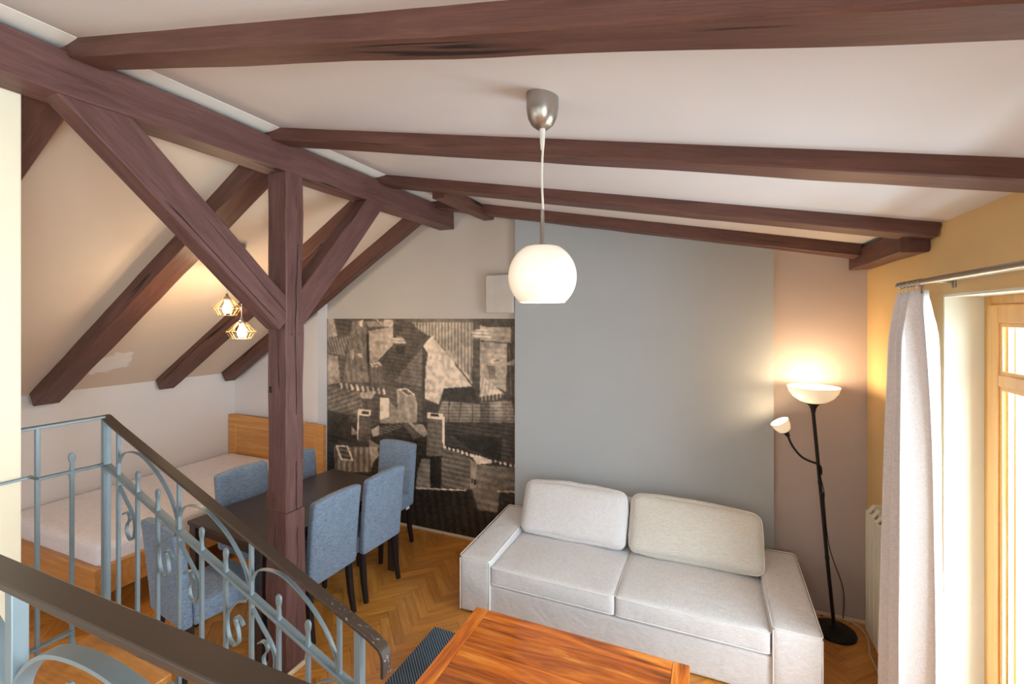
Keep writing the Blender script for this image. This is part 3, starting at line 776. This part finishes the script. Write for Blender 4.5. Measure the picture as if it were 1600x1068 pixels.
# local: x -1.16..1.16, front y -.47, back y .47
def arm(sx):
    def shp(v):
        f = (v.y + .475) / .95          # 0 front, 1 back
        if v.z > 0: v = Vector((v.x, v.y, v.z + .035 * (f - .35)))
        return v
    a = soft((.125, .465, .21), .022, .006, 16, 3 + sx, .0035, shape=shp)
    a.xf(Matrix.Translation((sx * 1.03, -.005, .225)))
    o = a.build('armrest', M['sofa'], sf, smooth=60)
    def sh2(p): return shp(p) + Vector((sx * 1.03, -.005, .225))
    pp = loop_path((.125, .465), .022, .208, shape=lambda p: sh2(p))
    MB().tube(pp, .0036, 6, closed=True).build('piping', M['piping'], o)
    for ex in (-.121, .121):
        MB().tube([(sx * 1.03 + ex, -.468, z) for z in (.02, .12, .25, .405)], .0034, 6, up=(0, 1, 0)).build('piping', M['piping'], o)
    return o
arm(-1); arm(1)
f_ = soft((.915, .42, .115), .015, .0, 16, 7, .003); f_.xf(Matrix.Translation((0, -.035, .125))); f_.build('seat_base', M['sofa'], sf, smooth=60)
b_ = soft((.90, .07, .34), .03, .004, 14, 8, .003); b_.xf(Matrix.Translation((0, .405, .36))); b_.build('back_frame', M['sofa'], sf, smooth=60)
for sx in (-1.12, -.95, .95, 1.12):
    for sy in (-.42, .42):
        pass
for sx in (-1.05, 1.05):
    for sy in (-.4, .4): MB().box(sx - .04, sx + .04, sy - .04, sy + .04, 0, .02).build('foot', M['black'], sf)
for i, (x0, x1) in enumerate(((-.900, -.002), (.002, .900))):
    hx = (x1 - x0) / 2
    h = (hx, .40, .066)
    s_ = soft(h, .02, .022, 18, 11 + i * 5, .005, pf=(.15, .12, 1)); T = Vector(((x0 + x1) / 2, -.066, .318)); s_.xf(Matrix.Translation(T))
    o = s_.build('seat_cushion', M['sofa'], sf, smooth=60)
    for z in (-.058, .058):
        MB().tube([p + T for p in loop_path(h, .03, z, grow=.001)], .0036, 6, closed=True).build('piping', M['piping'], o)
# back cushions lean on the back frame
for i, (x0, x1) in enumerate(((-.89, -.022), (.0, .925))):
    hx = (x1 - x0) / 2; h = (hx, .215, .075)
    def bshape(v, hx=hx, i=i):
        # slump: the top edge rounds off and dips towards the outer corners
        u = v.x / hx; w = v.y / .215
        v = Vector((v.x, v.y, v.z))
        if w > 0: v.y -= .016 * abs(u) ** 3 * w; v.x *= 1 - .02 * w * w
        v.y -= .012 * (u if i else -u * .3) * (w + 1) * .5
        return v
    s_ = soft(h, .06, .045, 20, 31 + i * 9, .009, pf=(.15, .25, 1), shape=bshape)
    R = Matrix.Rotation(math.radians(68), 4, 'X'); T = Matrix.Translation(((x0 + x1) / 2, .20, .605)) @ R
    s_.xf(T)
    o = s_.build('back_cushion', M['sofa' if i == 0 else 'sofa2'], sf, smooth=70)
    for z in (-.038, .038):
        MB().tube([T @ p for p in loop_path(h, .06, z, n=8, grow=-.004, shape=bshape)], .0036, 6, up=(0, -.93, .37), closed=True).build('piping', M['piping'], o)

# ------------------------------------------------------------------ coffee table
ct = thing('coffee_table', 'lacquered orange-brown hardwood coffee table in front of the sofa', 'table', (-.693, 2.11, 0))
X_, Y_ = .604, .38
MB().box(-.042, .042, -Y_, Y_, -.0, .035).build('end_board', M['sheesham'], ct, smooth=0, bevel=.003)
ct_end = ct.children[0]
# end boards run across: build lengthwise along X and turn them so the grain follows
bpy.data.objects.remove(ct_end)
for sx in (-1, 1):
    o = MB().box(-Y_, Y_, -.041, .041, 0, .035).build('end_board', M['sheesham'], ct, smooth=0, bevel=.003)
    o.location = (sx * (X_ - .041), 0, .415); o.rotation_euler = (0, 0, PI / 2)
yy = -Y_; ws = [.13, .17, .14, .175, .145]
for w in ws:
    o = MB().box(-(X_ - .084), X_ - .084, .0012, w - .0012, 0, .034).build('plank', M['sheesham'], ct, smooth=0, bevel=.0015)
    o.location = (0, yy, .4155); yy += w
for sx in (-1, 1):
    for sy in (-1, 1):
        o = MB().box(0, .407, -.04, .04, -.04, .04).build('leg', M['sheesham'], ct, smooth=0, bevel=.003)
        o.location = (sx * (X_ - .045), sy * (Y_ - .045), 0.0075); o.rotation_euler = (0, -PI / 2, 0)
for sy in (-1, 1):
    o = MB().box(-.50, .50, -.012, .012, 0, .075).build('apron', M['sheesham'], ct, smooth=0); o.location = (0, sy * (Y_ - .045), .338)
for sx in (-1, 1):
    o = MB().box(-.29, .29, -.012, .012, 0, .075).build('apron', M['sheesham'], ct, smooth=0); o.location = (sx * (X_ - .045), 0, .338); o.rotation_euler = (0, 0, PI / 2)
tag(MB().box(-1.795, .10, 1.45, 2.80, .0005, .007).build('rug', M['rug'], bevel=.002), 'ribbed blue-grey rug under the coffee table', 'rug')

# ------------------------------------------------------------------ globe pendant lamp
PX, PY = -.535, 1.52
gl = thing('globe_pendant_lamp', 'lit white opal globe lamp hanging from a brushed steel canopy', 'ceiling lamp', (PX, PY, 2.345))
zc = zr(PX) - 2.345
k = MB().lathe([(0, -.125), (.02, -.123), (.038, -.108), (.050, -.085), (.056, -.055), (.057, -.02), (.057, .0), (.050, .0), (0, .0)], 36, c=(0, 0, zc + .008))
k.build('canopy', M['steel'], gl, smooth=60)
zt = zc - .117
pts = []
for i in range(13):
    t = i / 12; pts.append((.0025 * math.sin(t * 9), .002 * math.sin(t * 13 + 1), zt + (.20 - zt) * t))
MB().tube(pts, .0042, 8, up=(1, 0, 0)).build('cord', M['cord'], gl)
MB().lathe([(0, .235), (.006, .235), (.007, .215), (.007, .12), (.012, .112), (.012, .103), (0, .103)], 16).build('stem', M['steel'], gl)
MB().lathe([(.0, 0), (.011, 0), (.0085, -.05), (.006, -.075), (0, -.078)], 12, c=(0, 0, zt + .004)).build('cord_grip', M['cord'], gl)
pr = []
R = .119; a0 = math.asin(.060 / R)
for i in range(25):
    a = a0 + (PI - a0 - math.asin(.078 / R)) * i / 24
    pr.append((R * math.sin(a), R * math.cos(a)))
pr = [(.012, .105), (.05, .105)] + pr + [(.073, pr[-1][1] + .003)]
for i in range(24, -1, -1):
    a = a0 + (PI - a0 - math.asin(.078 / R)) * i / 24
    pr.append(((R - .004) * math.sin(a), (R - .004) * math.cos(a)))
MB().lathe(pr, 48).build('globe_shade', M['globe'], gl, smooth=60, fix=True)
MB().lathe([(0, .03), (.02, .025), (.03, 0), (.03, -.02), (.018, -.045), (0, -.05)], 16).build('bulb', M['bulb'], gl, smooth=60)
point('globe_light', (PX, PY, 2.345 - .075), 14, .03)

# ------------------------------------------------------------------ caged twin pendant over the dining table
cg = thing('caged_pendant_lamp', 'twin pendant lamp with two lit pale wire cages over the dining table', 'ceiling lamp', (-3.43, 2.51, zl(-3.43)))
MB().lathe([(0, -.03), (.045, -.028), (.05, -.01), (.05, 0.012), (0, .012)], 24).build('canopy', M['steel'], cg, smooth=50)
for (cx, cy, cz) in ((-.035, -.075, 2.285), (.07, -.03, 2.10)):
    z = cz - zl(-3.43)
    MB().tube([(cx * .3, cy * .3, -.02), (cx * .6, cy * .6, -.03), (cx * .95, cy * .95, -.06), (cx, cy, -.12), (cx, cy, z + .10)], .003, 6, up=(1, 0, 0)).build('cord', M['cord'], cg)
    h = MB().lathe([(0, .11), (.008, .108), (.012, .085), (.022, .078), (.024, .055), (0, .05)], 16, c=(cx, cy, z)).build('lamp_holder', M['steel'], cg)
    c_ = MB(); prof = [(.034, .068), (.105, -.005), (.066, -.062)]
    for rr, zz_ in prof + [(.02, .072)]:
        c_.tube([(rr * math.cos(2 * PI * i / 32), rr * math.sin(2 * PI * i / 32), zz_) for i in range(32)], .0022, 6, closed=True)
    for i in range(9):
        a = 2 * PI * i / 9; e = Vector((math.cos(a), math.sin(a), 0)); up = (-math.sin(a), math.cos(a), 0)
        c_.bar([(.018 * e.x, .018 * e.y, .07)] + [(r_ * e.x, r_ * e.y, z_) for r_, z_ in prof], .0022, .004, up=up)
        c_.bar([(r_ * e.x, r_ * e.y, z_) for r_, z_ in ((.026, .066), (.080, -.005), (.05, -.060))], .0016, .003, up=up)
    c_.xf(Matrix.Translation((cx, cy, z)))
    c_.build('wire_cage', M['cage'], cg)
    MB().lathe([(0, .05), (.012, .048), (.014, .03), (.027, .008), (.031, -.012), (.026, -.034), (.012, -.046), (0, -.048)], 20, c=(cx, cy, z)).build('bulb', M['bulb_hot'], cg, smooth=60)
MB().tube([(.0, .0, -.02), (-.01, .0, -.06)], .004, 6, up=(1, 0, 0)).build('cord_stub', M['cord'], cg)

# ------------------------------------------------------------------ floor lamp
fl = thing('floor_lamp', 'black floor lamp with big white uplight bowl and small reading lamp', 'floor lamp', (.806, 3.855, 0))
MB().lathe([(0, .0), (.128, .0), (.132, .008), (.128, .022), (.06, .034), (.02, .04), (.014, .06), (0, .062)], 40).build('base', M['black'], fl, smooth=45)
tp = Vector((-.126, -.005, 1.53))
MB().tube([(0, 0, .03), tuple(tp * .35), tuple(tp * .7), tuple(tp)], .0115, 12, up=(0, 1, 0)).build('pole', M['black'], fl)
for f in (.34, .68):
    q = tp * f; MB().tube([tuple(q - tp.normalized() * .012), tuple(q + tp.normalized() * .012)], .0135, 12, up=(0, 1, 0)).build('joint_ring', M['black'], fl)
MB().lathe([(0, 0), (.013, 0), (.018, .03), (.032, .055), (.05, .068), (.052, .075), (0, .075)], 24, c=tuple(tp)).build('socket', M['black'], fl, smooth=50)
pr = [(.05, .0), (.085, .012), (.125, .04), (.15, .075), (.163, .115), (.160, .115), (.146, .077), (.121, .044), (.082, .017), (.05, .005), (0, .004), (0, 0)]
MB().lathe(pr, 48, c=(tp.x, tp.y, tp.z + .07)).build('lamp_shade', M['bowl'], fl, smooth=60)
MB().lathe([(0, .0), (.012, .0), (.016, .03), (.026, .05), (.02, .075), (0, .08)], 16, c=(tp.x, tp.y, tp.z + .075)).build('bulb', M['bulb'], fl, smooth=60)
point('bowl_light', (.806 + tp.x, 3.85, tp.z + .19), 8, .04)
# gooseneck reading lamp
B = Vector((.806, 3.855, 0))
neck = [Vector(p) - B for p in ((.727, 3.85, 1.10), (.722, 3.835, 1.15), (.70, 3.82, 1.178), (.65, 3.81, 1.195), (.60, 3.805, 1.222), (.556, 3.80, 1.275), (.53, 3.80, 1.325), (.518, 3.80, 1.362))]
def smoothpts(P, n=6):
    out = []
    for i in range(len(P) - 1):
        p0 = P[max(i - 1, 0)]; p1 = P[i]; p2 = P[i + 1]; p3 = P[min(i + 2, len(P) - 1)]
        for k_ in range(n):
            t = k_ / n
            out.append(.5 * ((2 * p1) + (p2 - p0) * t + (2 * p0 - 5 * p1 + 4 * p2 - p3) * t * t + (3 * p1 - p0 - 3 * p2 + p3) * t ** 3))
    return out + [P[-1]]
MB().tube(smoothpts(neck), .0075, 10, up=(0, 1, 0)).build('gooseneck', M['black'], fl)
ax = Vector((-.48, -.1, .87)).normalized(); Q = ax.to_track_quat('Z', 'Y').to_matrix().to_4x4()
e_ = neck[-1]
MB().lathe([(0, -.005), (.012, -.004), (.018, .02), (.026, .034), (0, .036)], 20, mat=Q, c=tuple(e_)).build('socket', M['black'], fl, smooth=50)
MB().lathe([(.02, .03), (.042, .045), (.055, .075), (.062, .115), (.059, .115), (.052, .077), (.039, .05), (.018, .034), (0, .034), (0, .03)], 28, mat=Q, c=tuple(e_)).build('reading_shade', M['bowl'], fl, smooth=60)
g_ = Vector((.806, 3.855, 0)) + e_ + ax * .115
MB().lathe([(0, .035), (.012, .04), (.018, .06), (.016, .08), (0, .09)], 14, mat=Q, c=tuple(e_)).build('bulb', M['bulb'], fl, smooth=60)
point('reading_light', tuple(g_), 2.6, .02)
q = tp * (.945 / 1.53) + Vector((.0, -.018, 0))
MB().box(q.x - .012, q.x + .012, q.y - .012, q.y + .006, q.z - .035, q.z + .035).build('switch', M['black'], fl, bevel=.004)
MB().tube(smoothpts([Vector(p) for p in ((tp.x * .7, -.02, 1.1), (q.x + .012, -.03, .98), (q.x + .014, -.03, .9), (q.x + .045, -.02, .6), (.06, .04, .3), (.075, .10, .08), (.08, .13, .05))]), .003, 6, up=(0, 1, 0)).build('power_cable', M['black'], fl)
wc = MB().tube(smoothpts([Vector(p) for p in ((.90, 4.03, .008), (.94, 4.035, .006), (.985, 3.98, .006), (1.0, 3.9, .006), (.985, 3.78, .006), (.965, 3.68, .006), (.963, 3.53, .006), (.95, 3.4, .006), (.93, 3.2, .006))]), .0045, 6)
tag(wc.build('extension_cord', M['cord']), 'white cord lying on the parquet between lamp base and radiator', 'cord')

# ------------------------------------------------------------------ radiator
rd = thing('radiator', 'cream sectional radiator on the yellow wall behind the curtain', 'radiator', (1.045, 3.64, 0))
first_s = None
for i in range(9):
    if first_s is None:
        s = MB()
        s.box(-.115, -.102, -.0775, 0, .19, .965)               # front plate
        s.prism([(-.115, .9651), (-.102, .9651), (-.070, 1.005), (-.080, 1.013)], 'y', -.058, -.020)
        s.box(-.10, -.018, -.0755, -.002, .17, .955)
        s.box(-.085, -.018, -.055, -.023, .9555, 1.013)
        s.box(-.035, -.018, -.0775, 0, .9555, 1.013)
        first_s = s.build('section', M['radiator'], rd, smooth=0, bevel=.003); o = first_s
    else:
        o = first_s.copy(); COL.objects.link(o)
    o.location = (0, -.08 * i, 0)
MB().tube([(-.06, -.72, .21), (-.06, -.77, .21), (-.06, -.79, .19), (-.06, -.79, .0)], .010, 10, up=(1, 0, 0)).build('pipe', M['radiator'], rd)
MB().box(-.017, .004, -.12, -.10, .3, .34).box(-.017, .004, -.56, -.54, .3, .34).box(-.017, .004, -.12, -.10, .8, .84).box(-.017, .004, -.56, -.54, .8, .84).build('bracket', M['radiator'], rd)

# ------------------------------------------------------------------ curtain rod and curtain
rod = thing('curtain_rod', 'pale metal curtain rod above the balcony door', 'curtain rod', (.93, 2.2, 2.372))
MB().tube([(0, .85, 0), (0, .3, 0), (0, -.3, 0), (0, -.85, 0)], .015, 14, up=(1, 0, 0)).build('pole', M['steel'], rod)
MB().tube([(0, .845, 0), (0, .87, 0)], .016, 14, up=(1, 0, 0)).build('finial', M['steel'], rod)
MB().tube([(0, -.87, 0), (0, -.845, 0)], .016, 14, up=(1, 0, 0)).build('finial', M['steel'], rod)
for y in (.575, -.6):
    MB().box(.010, .122, y - .006, y + .006, -.006, .006).box(.112, .122, y - .014, y + .014, -.03, .03).box(-.003, .003, y - .012, y + .012, -.055, -.014).build('bracket', M['steel'], rod, bevel=.002)
cu = thing('curtain', 'white curtain gathered in deep folds beside the balcony door', 'curtain', (.93, 2.92, 0))
n_u, n_v = 130, 44
s = MB(); Zt, Zb = 2.332, .015
for j in range(n_v + 1):
    t = j / n_v; z = Zt + (Zb - Zt) * t
    wy = (.142 + .038 * min(1, t * 1.6) + .045 * t)            # half width along y
    pinch = min(1, t / .10)
    for i in range(n_u + 1):
        u = i / n_u
        a = .022 + .038 * pinch ** .7 + .016 * t
        ph = 2 * PI * (3.4 * u + .10 * math.sin(2.4 * t + 2 * u))
        y = (u - .5) * 2 * wy + .012 * math.sin(ph * 2) * pinch - .05 * t + .02 * math.sin(2.2 * t)
        x = a * math.sin(ph) + .010 * math.sin(2 * ph + 1 + 2 * t) * t + .012 * noise.noise(Vector((u * 4, t * 2, 3))) - .02 * t
        s.v.append((x, y, z))
for j in range(n_v):
    for i in range(n_u):
        k_ = j * (n_u + 1) + i; s.f.append([k_, k_ + 1, k_ + n_u + 2, k_ + n_u + 1])
o = s.build('cloth', M['curtain'], cu, smooth=180)
md = o.modifiers.new('solid', 'SOLIDIFY'); md.thickness = .003
s = MB()
for i in range(n_u + 1):
    u = i / n_u; ph = 2 * PI * (3.4 * u + .10 * math.sin(2 * u)); s.v.append(((.022) * math.sin(ph) + .0022 + .012 * noise.noise(Vector((u * 4, 0, 3))), (u - .5) * .29, 0))
base = list(s.v); s.v = []
for z in (2.262, 2.334):
    for p in base: s.v.append((p[0] * 1.05, p[1], z))
for i in range(n_u): s.f.append([i, i + 1, n_u + 2 + i, n_u + 1 + i])
o = s.build('header_tape', M['curtain'], cu, smooth=180)
md = o.modifiers.new('solid', 'SOLIDIFY'); md.thickness = .007; md.offset = 0
for i in range(7):
    y = -.14 + .28 * i / 6
    MB().tube([(0.016 * math.cos(2 * PI * q / 16), y, 2.372 + .016 * math.sin(2 * PI * q / 16)) for q in range(16)], .002, 6, up=(0, 1, 0), closed=True).tube([(0, y, 2.357), (0, y, 2.318)], .0018, 6, up=(1, 0, 0)).build('curtain_ring', M['chrome'], cu)

# ------------------------------------------------------------------ stair railing (wrought iron)
SL = .392; CS = math.cos(math.atan(SL))
rl = thing('stair_railing', 'blue-grey wrought iron railing descending in front of bed and table', 'railing', (-2.83, 1.347, 0))
YR = 1.347
def zm(x): return 1.456 - SL * x           # mid rail height, x measured from the corner post
def zh(x): return 1.694 - .386 * x
# hand rails
def hrail(pts, parent, up=(0, 0, 1), nm='handrail'):
    w, t = .046, .013
    prof = [(-w / 2, -t / 2), (w / 2, -t / 2), (w / 2, t / 2 - .004), (w / 2 - .004, t / 2), (-w / 2 + .004, t / 2), (-w / 2, t / 2 - .004)]
    return MB().sweep(pts, prof, up).build(nm, M['handrail'], parent, smooth=30)
xe = 1.735
P = [(-.02, 0, 1.70), (.0, 0, 1.698)] + [(x, 0, zh(x)) for x in (.1, .5, 1.0, 1.4, 1.70)]
P += [(xe + .008, 0, zh(xe) - .010), (xe + .020, 0, zh(xe) - .028), (xe + .024, 0, zh(xe) - .05), (xe + .024, 0, .915)]
# sweep with 'up' following the bend
def bendrail(P, parent):
    s = MB(); w, t = .046, .013
    for i, p in enumerate(P):
        a = Vector(P[max(i - 1, 0)]); b = Vector(P[min(i + 1, len(P) - 1)]); tg = (b - a).normalized(); nrm = Vector((-tg.z, 0, tg.x)) * -1
        if nrm.z < 0 and i < len(P) - 4: nrm = -nrm
        nrm = Vector((-tg.z, 0, tg.x)); nrm = nrm if nrm.x >= -.001 or nrm.z > 0 else -nrm
        nrm = Vector((abs(tg.z), 0, abs(tg.x)))
        for sy, sn in ((-w / 2, -t / 2), (w / 2, -t / 2), (w / 2, t / 2), (-w / 2, t / 2)):
            s.v.append(tuple(Vector(p) + Vector((0, sy, 0)) + nrm * sn))
    for i in range(len(P) - 1):
        for j in range(4): s.f.append([i * 4 + j, i * 4 + 4 + j, i * 4 + 4 + (j + 1) % 4, i * 4 + (j + 1) % 4])
    s.f.append([0, 1, 2, 3]); n = len(P) * 4 - 4; s.f.append([n + 3, n + 2, n + 1, n])
    o = s.build('handrail', M['handrail'], parent, smooth=30, bevel=.002)
    return o
o = bendrail(P, rl)
MB().bar([(0, -.335, 1.70), (0, -.01, 1.70)], .040, .012).build('level_handrail', M['iron'], rl, bevel=.002)
MB().bar([(0, 0, zm(0)), (1.72, 0, zm(1.72))], .034, .014).build('mid_rail', M['iron'], rl, bevel=.002)
MB().bar([(0, -.262, zm(0) + .006), (0, -.0, zm(0) + .002)], .020, .014).build('level_mid_rail', M['iron'], rl, bevel=.002)
MB().bar([(.285, -.9, 1.553), (.285, -.40, 1.552), (.26, -.385, 1.548), (0, -.262, 1.466)], .014, .010).build('wall_bracket', M['iron'], rl, bevel=.002)
MB().bar([(0, 0, zm(0) - .76), (1.70, 0, zm(1.70) - .752)], .030, .012).build('bottom_rail', M['iron'], rl, bevel=.002)
MB().bar([(0, -.30, .69), (0, -.13, .69)], .030, .014).build('level_bottom_rail', M['iron'], rl, bevel=.002)
MB().bar([(0, 0, .02), (0, 0, 1.692)], .030, .030, up=(0, 1, 0)).build('newel_post', M['iron'], rl, bevel=.002)
MB().bar([(1.64, 0, .0), (1.64, 0, zh(1.64) - .004)], .030, .030, up=(0, 1, 0)).build('newel_post', M['iron'], rl, bevel=.002)
BWd = .0155
def long_bal(x, y, z0, z1, parent):
    MB().bar([(x, y, z0), (x, y, z1)], BWd, BWd, up=(0, 1, 0)).build('baluster', M['iron'], parent, bevel=.0015)
def short_bal(x, y, z0, z1, parent, up=(0, 1, 0), foot=False):
    zs = [z0, z0 + .3, z1 - .125, z1 - .10, z1 - .085, z1 - .05, z1 - .035, z1 - .02, z1 - .008, z1]
    sc = [(1, 1), (1, 1), (1, 1), (1.3, 1.3), (1.1, .9), (.85, .8), (1.5, .8), (1.8, .75), (1.5, .7), (.6, .5)]
    o = MB().bar([(x, y, z) for z in zs], BWd, BWd, up=up, scale=sc).build('short_baluster', M['iron'], parent, bevel=.0015)
    return o
def scroll(pts, parent, name, w=.016, t=.0055):
    P = smoothpts([Vector(p) for p in pts], 5)
    MB().sweep(P, [(-t / 2, -w / 2), (t / 2, -w / 2), (t / 2, w / 2), (-t / 2, w / 2)], (0, 1, 0)).build(name, M['iron'], parent, smooth=40)
xs = [.11 + .1593 * k_ for k_ in range(10)]
for k_, x in enumerate(xs):
    zb = max(zm(x) - .76 - .05, .0)
    if k_ % 3 == 0: long_bal(x, 0, zb, zh(x) - .006, rl)
    else: short_bal(x, 0, zb, zm(x) + .105, rl)
arc = [(.006, -.047), (-.006, .015), (.022, .105), (.08, .158), (.185, .196), (.311, .178), (.408, .126), (.462, .055), (.468, .0), (.452, -.01 - .03)]
# relative to the sloping mid rail (x along, height above it)
scL = [(.006, -.047), (.06, -.085), (.118, -.125), (.139, -.175), (.128, -.235), (.100, -.262), (.078, -.245), (.074, -.205), (.096, -.165), (.088, -.142), (.064, -.148), (.044, -.168)]
scR = [(.452, -.04), (.40, -.075), (.345, -.145), (.328, -.20), (.340, -.26), (.372, -.276), (.402, -.245), (.396, -.195), (.378, -.165), (.392, -.142), (.415, -.144), (.430, -.158)]
for k_ in (0, 3, 6):
    x0 = xs[k_]
    rel = lambda L: [(x0 + a, 0, zm(x0) - SL * 0 + (b - 0) - (0 if 0 else 0)) for a, b in L]
    for L, nm in ((arc, 'arch'), (scL, 'scroll'), (scR, 'scroll')):
        pts = [(x0 + a, 0, zm(x0 + a) + b) for a, b in L]
        scroll(pts, rl, nm)
# level part
long_bal(0, -.262, .28, 1.694, rl)
short_bal(0, -.137, .62, 1.551, rl, up=(1, 0, 0))
MB().bar([(0, -.137, .66), (0, -.137, .62), (0, -.137, .601)], .016, .016, up=(1, 0, 0), scale=[(1, 1), (1.4, 1.4), (1.7, 1.7)]).build('foot', M['iron'], rl)

# ------------------------------------------------------------------ gallery railing right in front of the camera
g2 = thing('gallery_railing', 'dark-topped iron railing in the near foreground at lower left', 'railing', (0, .44, 0))
w, t = .052, .016
MB().bar([(-2.54, 0, 1.70), (-1.5, 0, 1.70), (0, 0, 1.70), (1.04, 0, 1.70)], w, t).build('handrail', M['handrail'], g2, bevel=.003)
MB().bar([(-2.54, 0, 1.455), (1.04, 0, 1.455)], .034, .014).build('mid_rail', M['iron'], g2, bevel=.002)
MB().bar([(-2.54, 0, .69), (1.04, 0, .69)], .03, .012).build('bottom_rail', M['iron'], g2, bevel=.002)
px = -1.222; k_ = 0
X0s = [px + .56 * i for i in range(-2, 4)]
for i, x0 in enumerate(X0s):
    if x0 < 1.03:
        MB().bar([(x0, 0, .601), (x0, 0, 1.691)], .026, .026, up=(0, 1, 0)).build('post', M['iron'], g2, bevel=.002)
    if x0 + .56 < 1.03:
        for f in (1 / 3, 2 / 3): short_bal(x0 + .56 * f, 0, .66, 1.56, g2)
        A = [(.022, -.03), (.014, .03), (.045, .085), (.12, .138), (.22, .160), (.33, .160), (.44, .138), (.515, .085), (.546, .03), (.538, -.03)]
        scroll([(x0 + a, 0, 1.455 + b) for a, b in A], g2, 'arch', w=.03, t=.008)
        for L in (scL, scR):
            scroll([(x0 + a * .56 / .478, 0, 1.455 + b) for a, b in L], g2, 'scroll')
